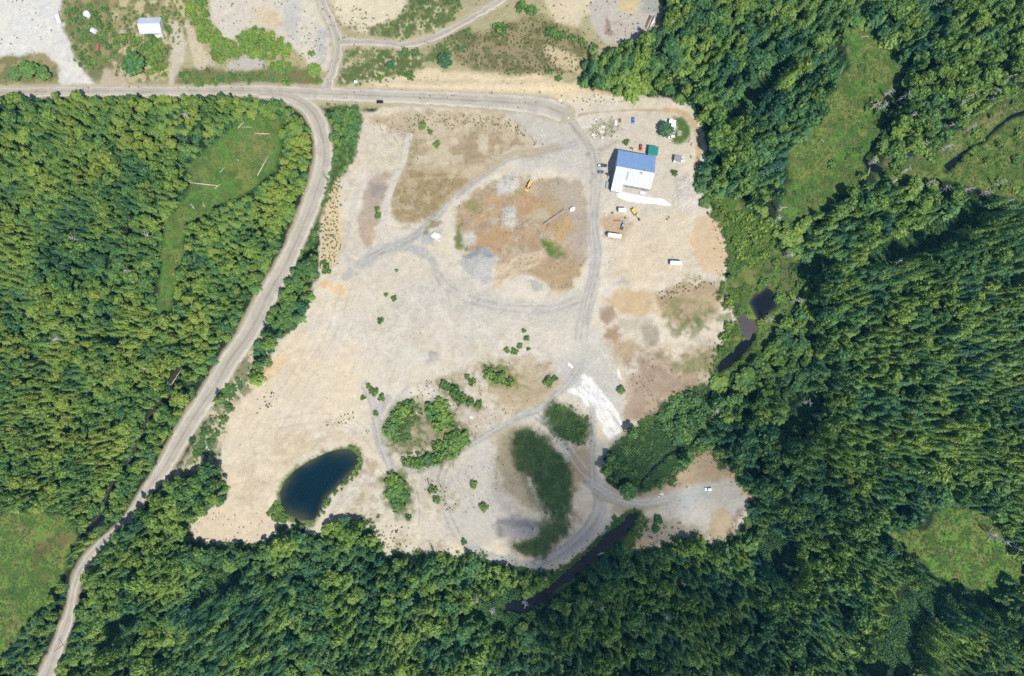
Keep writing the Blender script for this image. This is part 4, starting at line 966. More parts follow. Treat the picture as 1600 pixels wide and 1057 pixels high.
LM = [((390,240),'the meadow of fallen logs'),((262,420),'the narrow grass strip in the west wood'),((80,230),'the north-west road verge'),((100,420),'the far west wood'),((90,620),'the south-west wood'),
      ((235,650),'the dark west creek'),((60,880),'the west marsh'),((440,200),'the gravel road bend'),((420,380),'the long curve of the west road'),((330,520),'the west road above the creek'),((165,900),'the narrow southern road'),
      ((270,830),'the sandy corner west of the pond'),((380,970),'the tall southern firs'),((480,850),'the foot of the dark pond'),((600,960),'the middle of the southern wood'),((720,900),'the southern yard track'),((150,1020),'the southern road lay-by'),
      ((900,910),'the southern river'),((1050,890),'the sandy pad in the south-east'),((1000,1000),'the shaded southern hollow'),((1200,960),'the south-east slope'),((1180,800),'the orange bank by the parked white car'),((1130,650),'the yard creek'),
      ((1200,450),'the marsh pond'),((1160,330),'the east side of the yard'),((1120,200),'the white caravan'),((1000,110),'the north bank above the workshop'),((1090,50),'the north-east corner of the gravel patch'),
      ((1240,120),'the dark north-east wood'),((1330,150),'the north meadow'),((1290,280),'the lower end of the north meadow'),((1480,60),'the far north-east wood'),((1480,220),'the bleached snags'),((1420,370),'the long shadow in the east'),
      ((1420,520),'the even crowns of the east slope'),((1300,560),'the foot of the east slope'),((1540,640),'the sunny east slope'),((1340,720),'the bare snags on the east slope'),((1480,860),'the fern meadow'),((1380,960),'the dark gully in the south-east'),((1530,1000),'the far south-east corner')]
LMX = np.array([p[0][0] for p in LM]); LMY = np.array([p[0][1] for p in LM])
def near(x, y): return LM[int(np.argmin((LMX - x) ** 2 + (LMY - y) ** 2))][1]
def tone(t): return 'blue-green' if t < .24 else 'deep green' if t < .42 else 'mid green' if t < .58 else 'yellow-green'

for kind, want, K, nm, stuffname, sl in ((True, 290, CON, 'conifer', 'conifer_forest', 'dense conifers filling the woods round the yard'), (False, 290, BRO, 'broadleaf tree', 'broadleaf_forest', 'dense leafy trees filling the woods round the yard')):
    T = [t for t in trees if t[2] == kind]
    def score(t):
        infr = 8 < t[0] < 1592 and 8 < t[1] < 1049
        return (t[4] * (1 + .012 * t[3]) + (1.1 if t[7] else 0) + (9 if t[6] == 7 and t[3] > 4.5 else 0)) if infr else -9
    T.sort(key=score, reverse=True)
    for (x, y, c, h, r, tn, z, nb) in T[:want]:
        x, y = float(x), float(y)
        if z == 7:
            spot = 'at the junction' if y < 195 else 'below the junction' if y < 225 else 'opposite the dry plot' if y < 300 else 'beside the speckled bank' if y < 400 else 'above the yard entrance' if y < 470 else 'at the yard entrance'
            side = 'kerb side' if x < west_x(np.array(y)) + 26 else 'yard side'
            lab = f'{tone(tn)} roadside tree {spot}, {side} of the strip'; grp = f'{tone(tn)} roadside trees {spot}, {side}'
        else:
            size = 'tall' if h > 20 else 'small' if h < 11 else 'middling'
            lm = near(x, y); lab = f'{size} {tone(tn)} {nm} by {lm}'; grp = f'{size} {tone(tn)} {nm}s near {lm}'
        K.single(x, y, h, r, tn, lab, 'tree', grp)
    T = T[want:]
    a = np.array([(t[0], t[1], t[3], t[4], t[5]) for t in T])
    pts = np.stack([(a[:, 0] - 800) * S, (528.5 - a[:, 1]) * S, gz(a[:, 0], a[:, 1]) - .15], 1)
    scl = np.stack([a[:, 3] / K.uR, a[:, 3] / K.uR, a[:, 2] / K.uH], 1)
    scatter(stuffname, sl, pts, scl, a[:, 4], K.col, K.n)

x, y = jitter_grid(-110, -90, 1710, 1150, 9); ok = (clear_at(x, y) < .5) & (rng.random(len(x)) < .7); x, y = x[ok], y[ok]; n = len(x)
r_ = rng.uniform(1.6, 3.4, n)
scatter('forest_undergrowth', 'ferns and brush on the forest floor', np.stack([(x-800)*S, (528.5-y)*S, gz(x, y)], 1), np.stack([r_/2, r_/2, rng.uniform(.6, 1.6, n)], 1), np.clip(.42 + (fbm(x, y, 40, 140, 2) - .5) * .8 + rng.normal(size=n) * .08, .05, .9), BSH.col, BSH.n)
# lone trees: x, y, height, radius, tint, conifer, label
LONE = [(697,99,8,5.2,.24,0,'round dark green tree alone on the verge north of the main road'),(611,105,5,3.4,.25,0,'dark round tree beside the branch road junction'),
 (492,112,6,4.6,.66,0,'bright yellow-green tree west of the side road mouth'),(214,106,10,7.2,.40,0,'large green tree beside the road below the grey-roofed house'),
 (920,124,12,5.2,.22,1,'dark conifer standing alone north of the turning circle'),(950,118,14,5.6,.24,1,'broad dark conifer in the pair north of the turning circle'),(972,112,14,5.4,.26,1,'dark conifer at the tip of the wood north of the yard'),
 (938,132,9,3.6,.3,1,'small conifer on the bank north of the turning circle'),(1038,206,8,5.6,.28,0,'dark leafy tree shading the white caravan'),(1100,319,5,3.2,.5,0,'small tree on the rubble heap east of the workshop'),
 (408,554,7,5.2,.3,0,'dark tree clump where the yard meets the gravel road'),(409,541,6,4.2,.36,0,'upper tree of the clump where the yard meets the gravel road'),(334,758,8,7.6,.48,0,'big round tree at the west corner of the sand'),
 (305,760,6,4.6,.42,0,'green tree between the sand and the narrow road'),(320,785,7,5.0,.38,0,'lower tree below the west corner of the sand'),(970,610,4,2.8,.5,0,'small green tree beside the white lime spill'),
 (50,112,7,6.5,.52,0,'leafy tree on the pale lot by the north-west road'),(72,118,6,5.4,.5,0,'second leafy tree on the pale lot by the north-west road'),(30,118,6,5.2,.48,0,'leafy tree at the west edge of the pale lot'),
 (740,884,9,6,.34,0,'dark round tree at the south end of the yard track'),(545,820,7,6.4,.3,0,'dark tree east of the foot of the pond'),(470,838,8,6.2,.34,0,'tree at the foot of the dark pond'),(500,850,8,6.0,.42,0,'leafy tree just south of the dark pond')]
for (x, y, h, r, t, c, lab) in LONE: (CON if c else BRO).single(x, y, h, r, t, lab, 'tree', None)

from collections import Counter
# bushes named one by one, then the thickets
bushes = []
def B(x, y, r, h, t, lab): bushes.append((x, y, r * S, h, t, lab))
for q, lab in ((((612,673,14),(622,656,14),(632,641,13),(640,632,10),(620,683,10)), 'green bush in the western thicket between the yard tracks'),
               (((675,640,14),(688,635,14),(696,655,15),(685,666,11),(704,664,9)), 'green bush in the eastern thicket between the yard tracks'),
               (((638,722,10),(652,724,10),(668,720,11),(684,716,11),(700,708,12),(714,698,13),(724,686,12)), 'bush in the curved hedge above the southern track'),
               (((686,697,10),(700,688,11),(712,682,11)), 'bush in the upper row of the curved hedge'),
               (((615,750,13),(626,756,12),(617,770,14),(630,774,11),(622,787,12)), 'bush in the round thicket east of the pond')):
    for (x, y, r) in q: B(x, y, r * 1.05, R.uniform(3.0, 4.6), R.uniform(.46, .66), lab)
for (x, y, r, t, lab) in [(638,808,6,.4,'small dark bush south of the round thicket'),(695,603,9,.42,'low bush at the top of the green strip'),(710,612,10,.42,'low bush in the green strip'),(720,622,9,.4,'low bush in the middle of the green strip'),(735,628,7,.42,'low bush near the end of the green strip'),(748,632,6,.45,'last low bush of the green strip'),
 (585,612,8,.5,'bush on the spit west of the yard tracks'),(597,621,7,.5,'second bush on the spit west of the yard tracks'),(588,646,5,.5,'narrow bush beside the pale track'),(567,622,5,.42,'small bush at the tip of the spit'),(577,604,5,.55,'thin bush above the spit'),
 (766,585,10,.58,'grassy bush west of the main yard track'),(781,591,11,.55,'largest grassy bush west of the main yard track'),(796,598,8,.5,'grassy bush east end of the low mound'),(738,598,7,.5,'bush on the bare mound'),(730,589,5,.5,'small bush on the bare mound'),
 (819,517,4,.5,'topmost shrub in the broken line'),(823,529,5,.45,'second shrub in the broken line'),(812,541,5,.5,'third shrub in the broken line'),(804,550,6,.5,'fourth shrub in the broken line'),(826,546,4,.5,'outer shrub in the broken line'),(792,548,5,.6,'pale shrub west of the broken line'),
 (857,597,9,.5,'low bush beside the grey track fork'),(866,592,6,.45,'second low bush beside the grey track fork'),(740,757,7,.62,'lone bush on the grey southern plot'),(676,766,8,.58,'bush in the scruffy patch of the southern plot'),(683,781,7,.55,'lower bush in the scruffy patch of the southern plot'),(756,792,8,.55,'bush beside the violet heap'),(725,846,6,.36,'upright bush near the southern wood edge'),
 (979,223,6,.46,'round clipped bush north of the workshop'),(1053,271,6,.42,'bush beside the rubble east of the workshop'),(660,197,7,.5,'bush on the dry grass plot south of the main road'),(672,207,5,.5,'small bush on the dry grass plot'),(683,227,6,.55,'bush in the middle of the dry grass plot'),
 (595,502,6,.4,'dark bush on the open sand'),(616,467,5,.45,'bush by the sand hump'),(604,461,4,.5,'small bush by the sand hump'),(620,423,3,.5,'tiny bush on the sand crest'),(591,338,6,.45,'dark bush beside the pale footpath'),(590,328,5,.5,'upper bush beside the pale footpath'),(512,421,9,.4,'bush at the lower end of the speckled bank'),(507,412,6,.42,'second bush at the end of the speckled bank'),
 (263,46,6,.4,'bush by the gable of the grey-roofed house'),(258,31,6,.55,'bush behind the grey-roofed house'),(236,57,6,.34,'dark tree-like bush in front of the grey-roofed house'),(634,82,7,.4,'bush on the green slope by the branch road'),(650,85,8,.36,'dark bush on the green slope by the branch road'),(640,120,9,.4,'bush by the track north of the main road'),(627,116,6,.4,'bush at the end of the track north of the main road'),
 (782,46,13,.38,'wide dark bush east of the branch road'),(733,58,6,.36,'bush on the dry north slope'),(718,77,5,.36,'round bush on the dry north slope'),(862,53,11,.38,'bush in the file on the north slope'),(876,58,9,.38,'second bush in the file on the north slope'),(893,60,7,.42,'third bush in the file on the north slope'),(908,66,6,.42,'fourth bush in the file on the north slope'),(926,76,9,.4,'bush next to the grey gravel patch'),
 (815,12,10,.42,'bush on the top edge of the north slope'),(830,18,10,.4,'second bush on the top edge of the north slope'),(857,112,7,.38,'bush above the turning circle'),(872,124,6,.4,'low bush above the turning circle'),(446,128,9,.5,'bush at the edge of the main road'),(500,128,6,.5,'low bush at the side road mouth'),(594,123,5,.45,'bush by the white marker'),(487,84,6,.45,'bush on the pale north lot'),
 (360,638,8,.4,'bush on the verge below the power pole'),(352,655,7,.45,'small bush on the verge below the power pole'),(1028,812,8,.34,'bush on the south-east pad'),(1024,826,7,.34,'second bush on the south-east pad'),(1060,846,8,.3,'dark bush below the south-east pad'),(1160,436,10,.3,'dark bush at the east end of the yard')]:
    B(x, y, r, max(1.2, r * S * .95), t + .1, lab)
def thicket(q, sp, r0, r1, h0, h1, t0, t1, lab, keep=1.0):
    xs = [p[0] for p in q]; ys = [p[1] for p in q]
    x, y = jitter_grid(min(xs), min(ys), max(xs), max(ys), sp); ok = inside(q, x, y) & (rng.random(len(x)) < keep)
    for a_, b_ in zip(x[ok], y[ok]): B(a_, b_, R.uniform(r0, r1), R.uniform(h0, h1), R.uniform(t0, t1), lab)
thicket([(288,-6),(320,-6),(328,25),(338,45),(345,62),(370,63),(385,52),(400,46),(420,52),(440,62),(458,76),(452,90),(430,96),(400,92),(380,86),(350,95),(335,98),(325,75),(310,60),(300,35)], 9, 5, 9, 1.8, 3.4, .55, .8, 'bright green bush in the thicket on the pale north-west lot')
thicket([(420,98),(440,92),(460,98),(455,112),(425,116)], 9, 4, 7, 1.5, 2.5, .5, .7, 'bush south of the bright thicket by the main road')
thicket([(275,130),(285,108),(320,106),(360,114),(420,112),(430,124),(400,132),(330,134)], 10, 3, 6, 1, 2, .4, .62, 'roadside bush below the bright thicket', .8)
thicket([(185,60),(255,62),(262,90),(258,120),(238,124),(232,100),(200,84)], 10, 4, 8, 1.5, 3, .5, .72, 'bush on the green slope below the grey-roofed house', .8)
thicket([(100,15),(180,10),(186,80),(170,110),(125,105),(110,60)], 11, 3, 7, 1, 2.6, .42, .62, 'bush on the slope beside the pale lot', .7)
thicket([(340,625),(350,605),(376,588),(384,594),(370,614),(352,640)], 8, 4, 6, .9, 1.6, .38, .5, 'low bush on the verge by the power pole')
thicket([(298,720),(308,690),(320,662),(336,658),(344,668),(334,700),(312,718)], 9, 4, 6, .9, 2, .38, .52, 'low bush on the verge between road and sand', .8)
thicket([(433,790),(440,775),(450,750),(470,730),(500,712),(530,700),(552,698),(566,712),(566,735),(548,752),(552,740),(560,722),(552,706),(530,706),(503,716),(474,734),(455,754),(443,778),(440,796)], 5.5, 2.2, 4.2, .8, 1.6, .5, .7, 'low shrub on the bank of the dark pond')
thicket([(548,742),(562,738),(535,765),(515,788),(503,806),(494,812),(506,786)], 6, 2.2, 4, .8, 1.6, .5, .65, 'low shrub on the east bank of the dark pond')
thicket([(1030,640),(1060,622),(1104,612),(1116,640),(1102,668),(1070,690),(1040,690),(1020,668)], 12, 6, 11, 2.0, 4.5, .3, .55, 'bush in the scrub at the head of the yard creek', .7)
thicket([(955,712),(980,690),(1000,700),(1000,740),(975,760)], 14, 4, 8, 1.2, 2.5, .3, .5, 'bush in the scrub beside the main yard fork', .6)
thicket(MEADOWS['scrub_strip'], 13, 5, 10, 1.8, 4, .55, .8, 'bush in the bright scrub east of the yard', .6)
thicket(MEADOWS['pond_marsh'], 22, 5, 10, 1.8, 4, .5, .8, 'bush in the marsh round the small pond', .5)
thicket(MEADOWS['snag_marsh'], 20, 5, 10, 1.8, 4, .5, .75, 'bush in the snag marsh', .5)
thicket([(1325,195),(1370,185),(1360,235),(1300,300),(1260,335),(1240,300)], 26, 5, 9, 1.6, 3.5, .5, .7, 'bush in the lower north meadow', .45)
thicket([(1345,160),(1385,150),(1392,172),(1372,190),(1350,185)], 11, 5, 9, 2, 4, .5, .7, 'bush in the waist of the north meadow', .8)
thicket([(415,800),(432,785),(442,800),(452,815),(440,830),(425,815)], 7, 4, 6, 1.2, 2.2, .5, .66, 'bush at the west corner of the dark pond')
def bsize(r): return 'small' if r < 2.0 else 'middling' if r < 3.2 else 'large'
_n = Counter(b[5] for b in bushes); _c = {k: (np.mean([b[0] for b in bushes if b[5] == k]), np.mean([b[1] for b in bushes if b[5] == k])) for k in _n if _n[k] > 4}
def own(b):
    x, y, r, h, t, lab = b
    if _n[lab] <= 4: return b
    cx, cy = _c[lab]; q = ('northern' if y < cy else 'southern') + ' ' + ('western' if x < cx else 'eastern')
    q = q.replace('northern ', 'north-').replace('southern ', 'south-')
    w_ = lab.split(); i = next(k for k, z_ in enumerate(w_) if z_ in ('bush', 'shrub'))
    return (x, y, r, h, t, ' '.join([bsize(r), tone(t), w_[i] + ',', q + ',', ' '.join(w_[i+1:])]))
bushes = [own(b) for b in bushes if gz(b[0], b[1]) > -.75]
single_b = sorted(range(len(bushes)), key=lambda i: -bushes[i][2])[:295]
sb = set(single_b)
lc = Counter(bushes[i][5] for i in single_b)
rest = []
for i, (x, y, r, h, t, lab) in enumerate(bushes):
    if i in sb: BSH.single(x, y, h, r, t, lab, 'bush', ('bushes: ' + lab if lc[lab] > 1 else None))
    else: rest.append((x, y, r, h, t))
if rest:
    a = np.array(rest)
    scatter('undergrowth', 'small shrubs between the larger bushes', np.stack([(a[:,0]-800)*S, (528.5-a[:,1])*S, gz(a[:,0], a[:,1])], 1), np.stack([a[:,2]/2, a[:,2]/2, a[:,3]/2.2], 1), a[:,4], BSH.col, BSH.n)

# brambles, weeds, grass: nobody could count them
def area_pts(q, sp, keep=1.0, seed=None, th=None, sc=20, fade=2):
    xs = [p[0] for p in q]; ys = [p[1] for p in q]
    x, y = jitter_grid(min(xs), min(ys), max(xs), max(ys), sp, .5); ok = (rng.random(len(x)) < keep)
    w = poly_sd(q, x, y) + (fbm(x, y, 14, 130, 2) - .5) * 14 + rng.normal(size=len(x)) * fade
    ok &= w < 0
    if th: ok &= fbm(x, y, sc, seed, 3) > th
    ok &= (gz(x, y) > -.7) & ~((x > 940) & (x < 1055) & (np.abs(y - (772 + np.clip(x - 940, 0, 60) * .25)) < 9))
    return x[ok], y[ok]
def mass(name, label, items, col, n):
    X, Y, SC, T = [], [], [], []
    for (x, y), s0, s1, t0, t1 in items:
        X.append(x); Y.append(y); SC.append(rng.uniform(s0, s1, len(x))); T.append(rng.uniform(t0, t1, len(x)))
    x, y, s_, t = map(np.concatenate, (X, Y, SC, T))
    scatter(name, label, np.stack([(x-800)*S, (528.5-y)*S, gz(x, y)], 1), np.stack([s_, s_, s_ * rng.uniform(.75, 1.25, len(x))], 1), t, col, n)
RB = [(980,800),(992,798),(982,810),(940,848),(900,885),(860,915),(835,905),(850,895),(893,880),(940,838)]
RB2 = [(1004,800),(1014,806),(1010,828),(994,852),(968,866),(985,836)]
def fringe(sp, keep, lo, hi):
    x, y = jitter_grid(285, 170, 1190, 905, sp, .5); d_ = poly_sd(YARD, x, y) + rng.normal(size=len(x)) * 3 + (fbm(x, y, 16, 220, 2) - .5) * 14
    ok = (d_ > lo) & (d_ < hi) & (rng.random(len(x)) < keep) & (gz(x, y) > -.7) & ((x > 1085) | ((y > 800) & ((x < 480) | (x > 560))) | ((x > 1000) & (y > 600))) & ~((x > 955) & (x < 1065) & (y > 762) & (y < 806))
    return x[ok], y[ok]
mass('brambles', 'low dark brambles spreading over banks and old spoil', [
    (area_pts(D1, 3.2, .6, fade=7), .16, .42, .3, .62), (area_pts(D1, 8, .4, 170, .54, 16), .4, .8, .35, .6), (area_pts(D2, 3.2, .65, fade=6), .18, .45, .3, .6), (area_pts(D2, 5, .6, 171, .48, 16), .5, 1.0, .35, .65), (area_pts(D3, 3.0, .8), .22, .55, .2, .45), (area_pts(D3, 6.0, .7, 178, .50, 20), .5, 1.3, .25, .58), (area_pts(RB, 4.2), .6, 1.1, .42, .62), (area_pts(RB2, 5), .5, 1.0, .5, .7),
    (area_pts(STRIP, 5, .8), .5, 1.0, .38, .6), (area_pts([(602,650),(640,625),(660,640),(640,690),(610,694)], 5, .7), .6, 1.0, .42, .6),
    (area_pts([(690,600),(706,598),(722,618),(752,632),(748,638),(715,632)], 4, .9), .5, .9, .4, .5), (area_pts([(640,712),(690,700),(722,680),(732,692),(700,716),(660,728),(636,726)], 5, .8), .5, .9, .42, .58), (area_pts([(754,574),(780,572),(806,590),(800,602),(770,598)], 5, .7), .5, .9, .5, .64),
    (area_pts([(560,806),(592,808),(594,826),(575,856),(600,870),(700,872),(735,862),(760,872),(780,884),(700,884),(560,870),(530,830)], 6, .7), .6, 1.2, .4, .6),
    (area_pts([(1106,330),(1150,330),(1180,420),(1160,470),(1126,450),(1142,410),(1130,360)], 6, .8), .7, 1.3, .5, .68), (fringe(4.5, .55, -5, 7), .35, 1.1, .42, .72), (fringe(6, .5, -1, 8), .8, 1.6, .4, .66), (area_pts(MEADOWS['pond_marsh'], 9, .6), .6, 1.2, .5, .72), (area_pts(MEADOWS['scrub_strip'], 6, .8), .6, 1.3, .55, .78), (area_pts(MEADOWS['north_meadow'], 9, .5, 174, .55, 26), .5, 1.2, .45, .7), (area_pts(MEADOWS['snag_marsh'], 8, .5, 175, .5, 20), .5, 1.2, .5, .75),
    *[(area_pts(q, 4.6, .9), .7, 1.7, .2, .55) for q in GAPS], (area_pts([p for p in VERGE if p[1] > 598], 5, .7, 176, .5, 16), .4, .9, .4, .62),
    (area_pts([(646,-8),(722,-8),(710,32),(680,50),(640,60),(602,60),(580,50),(612,34),(632,14)], 5.5, .75), .45, .9, .40, .56), (area_pts([(526,132),(528,110),(536,88),(560,73),(602,76),(662,86),(664,100),(622,116),(600,130),(560,134)], 6, .7), .4, .8, .42, .58),
    (area_pts([(668,86),(700,54),(732,46),(740,60),(712,76),(694,96)], 6, .7), .4, .8, .42, .56), (area_pts([(100,4),(290,4),(286,60),(262,120),(180,120),(120,100)], 8, .6), .4, .9, .44, .66)], BRAM_COL, 4)
BRN_TOP = [(640,184),(720,180),(790,186),(800,196),(740,202),(640,200)]
mass('weeds', 'small dry weeds dotted over the sand', [
    (area_pts(YARD, 9, .10, 110, .56, 30), .25, .6, .4, .9), (area_pts(NORTH, 7, .30, 111, .50, 30), .4, 1.0, .1, .6),
    (area_pts([(520,284),(534,274),(530,310),(534,385),(526,412),(512,430),(500,420),(498,390),(504,345)], 4.6, .75), .6, 1.3, .1, .5), (area_pts(BRN_TOP, 5, .7), .5, 1.1, .2, .7), (area_pts([(796,186),(812,196),(836,222),(838,230),(826,226),(800,200)], 4.5, .8), .5, 1.1, .2, .6), (area_pts([(636,186),(660,186),(656,255),(634,260)], 5.5, .5), .4, .9, .4, .9), (area_pts([(570,180),(640,176),(640,210),(600,215),(575,230)], 7, .35), .4, .9, .2, .7), (area_pts([(622,344),(614,312),(630,270),(660,264),(735,282),(664,340)], 5, .5), .3, .75, .6, 1.0),
    (area_pts(BRN, 5.5, .4, 112, .5, 18), .3, .75, .5, 1.0), (area_pts([(700,58),(830,28),(872,40),(926,72),(912,110),(880,118),(792,118),(712,92)], 4.4, .6), .4, 1.4, .1, .6), (area_pts([(720,100),(800,90),(860,112),(880,120),(800,120)], 5, .6), .5, 1.1, .3, .7),
    (area_pts([(920,192),(960,186),(972,196),(968,210),(945,216),(920,212)], 4.5, .6), .5, 1.0, .3, .7), (area_pts([(925,150),(990,156),(1000,162),(930,168)], 5, .5), .4, .9, .3, .6), (area_pts([(1030,462),(1070,440),(1104,432),(1110,446),(1064,458),(1040,476)], 4.6, .7), .5, 1.2, .4, .8),
    (area_pts([(400,625),(432,605),(438,625),(405,655),(400,645)], 6, .5), .6, 1.3, .1, .4), (area_pts([(505,660),(545,645),(556,660),(520,668)], 5, .6), .5, 1.2, .2, .5), (area_pts([(560,668),(578,676),(580,696),(566,684)], 5, .6), .5, 1.0, .3, .5), (area_pts([(660,744),(690,754),(716,796),(700,800),(672,772)], 5, .6), .5, 1.1, .3, .6),
    (area_pts([(596,815),(640,820),(640,850),(600,868),(588,845)], 5.5, .55), .5, 1.3, .2, .5), (area_pts([(380,590),(400,540),(410,560),(350,660),(335,655)], 6, .5), .5, 1.1, .1, .4), (area_pts([(310,800),(420,800),(410,840),(320,845)], 8, .35), .4, .9, .3, .8),
    (area_pts([(905,72),(935,60),(960,84),(920,96)], 5, .5), .5, 1.0, .2, .5), (area_pts([(500,10),(560,10),(610,36),(560,50),(520,40)], 5, .5), .5, 1.2, .1, .5), (area_pts([(435,60),(490,30),(506,60),(500,105),(470,100)], 6, .4), .5, 1.1, .2, .6), (area_pts([(1010,806),(1060,818),(1106,836),(1090,850),(1010,858)], 5.5, .5), .5, 1.2, .1, .4),
    (area_pts([(665,590),(720,640),(700,650),(650,640),(640,610)], 6, .5), .5, 1.1, .2, .6), (area_pts([(640,690),(700,680),(690,695),(640,710)], 5, .5), .5, 1.0, .4, .8), (area_pts([(700,600),(770,565),(850,565),(870,600),(800,650),(730,690),(720,650)], 6, .35, 207, .48, 16), .3, .8, .3, .9), (area_pts([(650,750),(700,745),(790,700),(790,790),(700,810)], 7, .3, 208, .5, 16), .3, .8, .3, .9), (area_pts([(960,545),(1110,545),(1090,610),(1000,650)], 6, .3, 209, .5, 18), .3, .9, .3, .9), (fringe(5, .5, -14, 0), .3, .9, .2, .8), (area_pts([(295,105),(335,100),(330,118),(300,116)], 4.5, .5), .5, 1.0, .2, .5)], WEED_COL, 4)
items = []
for nm, q in MEADOWS.items():
    items.append((area_pts(q, 3.6, .7), .5, 1.2, .1, .5)); items.append((area_pts(q, 4.2, .6, 172, .54, 22), .9, 1.8, .4, .75)); items.append((area_pts(q, 3.2, .6, 173, .58, 12), .5, 1.0, 0, .2))
items += [(area_pts(D1, 3.2, .7, fade=8), .3, .7, 0, .4), (area_pts(D2, 3.2, .7, fade=7), .3, .7, 0, .4), (area_pts(D3, 3.6, .6, fade=6), .3, .7, 0, .3), (area_pts([(598,696),(596,660),(620,632),(650,618),(690,620),(716,650),(716,676),(690,690),(640,706)], 4, .6, 194, .45, 10, 5), .3, .7, .3, .9), (area_pts([(622,730),(680,696),(720,666),(742,684),(704,724),(650,738)], 4, .6, 194, .45, 10, 5), .3, .7, .3, .8), (area_pts([(594,748),(618,732),(646,752),(646,790),(642,816),(622,810),(600,788)], 4, .6, 194, .45, 10, 5), .3, .7, .3, .8), (area_pts([(355,210),(432,195),(430,250),(380,295)], 4, .5, 115, .5, 14), .8, 1.6, .7, 1.0), (area_pts([(1050,180),(1072,186),(1078,205),(1070,222),(1055,226),(1052,215)], 2.2, 1), .3, .5, .0, .25)]
mass('meadow_grass', 'rank green grass of the wet meadows', items, TUFT_COL, 4)

# dead standing trees and fallen logs
def snag(x, y, h, lab, rz):
    rnd = np.random.default_rng(int(x * 7 + y)); limbs = [(h * rnd.uniform(.25, .95), rnd.uniform(0, 6.28), rnd.uniform(1.0, 3.0), rnd.uniform(-.2, .9)) for k in range(22)]
    o = empty('dead_tree', G(x, y, -.1), rz)
    v, f = trunk_geo(h, .5, rnd, [])
    mesh_obj('trunk', v, f, M_DEAD, o)
    for k, l in enumerate(limbs):
        m = MB(); z, a, L_, up = l; p = Vector((0, 0, z)); q = Vector((L_ * math.cos(a), L_ * math.sin(a), z + up)); m.tube(p, q, .15, .04, 4, False)
        m.build('branch', M_DEAD, o)
    return tag(o, lab, 'dead tree', 'bare snags: ' + lab)
SN = [((1500,160),'bare bleached snag on the bank of the snag marsh'),((1560,130),'bare bleached snag on the bank of the snag marsh'),((1470,205),'bare bleached snag beside the winding marsh creek'),((1440,212),'bare bleached snag beside the winding marsh creek'),((1505,205),'bare bleached snag beside the winding marsh creek'),((1425,232),'bare bleached snag beside the winding marsh creek'),((1465,236),'bare bleached snag beside the winding marsh creek'),
      ((1382,150),'bare bleached snag between the two halves of the north meadow'),((1370,172),'bare bleached snag between the two halves of the north meadow'),((1360,170),'bare bleached snag between the two halves of the north meadow'),((1402,158),'bare bleached snag between the two halves of the north meadow'),((1425,172),'bare bleached snag between the two halves of the north meadow'),((1440,135),'bare bleached snag between the two halves of the north meadow'),
      ((1358,256),'bare snag at the lower end of the north meadow'),((1384,288),'bare snag at the lower end of the north meadow'),((1405,270),'bare snag at the lower end of the north meadow'),((1213,330),'bare snag on the west edge of the north meadow'),((1208,345),'bare snag on the west edge of the north meadow'),
      ((1250,626),'pale bare snag in the gap on the east slope'),((1268,648),'thin bare snag in the gap on the east slope'),((1388,412),'fallen-looking bare snag in the long shadow'),((1024,912),'grey bare snag in the shaded southern wood'),((1062,905),'grey bare snag in the shaded southern wood'),((1034,948),'grey bare snag in the shaded southern wood'),((922,930),'grey bare snag in the shaded southern wood'),((938,940),'grey bare snag in the shaded southern wood'),
      ((1535,828),'leaning bare snag at the corner of the fern meadow'),((1548,838),'leaning bare snag at the corner of the fern meadow'),((1578,852),'leaning bare snag at the corner of the fern meadow'),((770,944),'bare snag in the wet hollow'),((820,938),'bare snag in the wet hollow'),((745,930),'bare snag in the wet hollow'),((134,378),'pale broken snag in the west wood'),((180,285),'pale broken snag in the west wood'),((215,426),'pale broken snag beside the narrow grass strip'),((244,372),'pale broken snag beside the narrow grass strip'),((305,190),'pale snag north of the log meadow'),((105,530),'pale broken snag in the west wood'),((240,575),'pale snag above the west creek'),((460,190),'grey snag inside the road bend'),((440,845),'pale snag at the foot of the dark pond'),((1112,640),'pale snag over the yard creek'),((1420,804),'pale snag west of the fern meadow'),((1540,566),'pale snag on the sunny east slope')] + [((x_, y_), l_) for l_, q_ in (('bare bleached snag in the grey stand above the snag marsh', ((1395,205),(1410,190),(1450,180),(1480,175),(1530,165),(1545,150),(1585,120),(1520,140),(1490,190),(1412,214))), ('bare bleached snag in the grey stand below the snag marsh', ((1440,290),(1460,300),(1500,300),(1530,305),(1560,318),(1420,300),(1550,290))), ('bare snag beside the marsh pond', ((1225,400),(1236,470),(1195,500)))) for x_, y_ in q_]
for (p, lab) in SN: snag(p[0], p[1], R.uniform(12, 19), lab, R.uniform(0, 6))
def log(x0, y0, x1, y1, r, lab, name='fallen_log', m=M_LOG, group=None):
    c = G((x0 + x1) / 2, (y0 + y1) / 2); z = max(float(gz(x0, y0)), float(gz(x1, y1)), c.z) + r * .8
    a = W(x0, y0) - W((x0+x1)/2, (y0+y1)/2); b = W(x1, y1) - W((x0+x1)/2, (y0+y1)/2)
    k = MB(); k.tube(a, b, r, r * .6, 9)
    for i in range(3):
        p = a.lerp(b, .3 + .2 * i); s_ = 1 if i % 2 else -1; d = (b - a).normalized(); n = Vector((-d.y * s_, d.x * s_, .5))
        k.tube(p, p + n * r * 3 + d * r, r * .3, r * .1, 5)
    o = k.build(name, m, None, True, (c.x, c.y, z))
    return tag(o, lab, 'log', group)
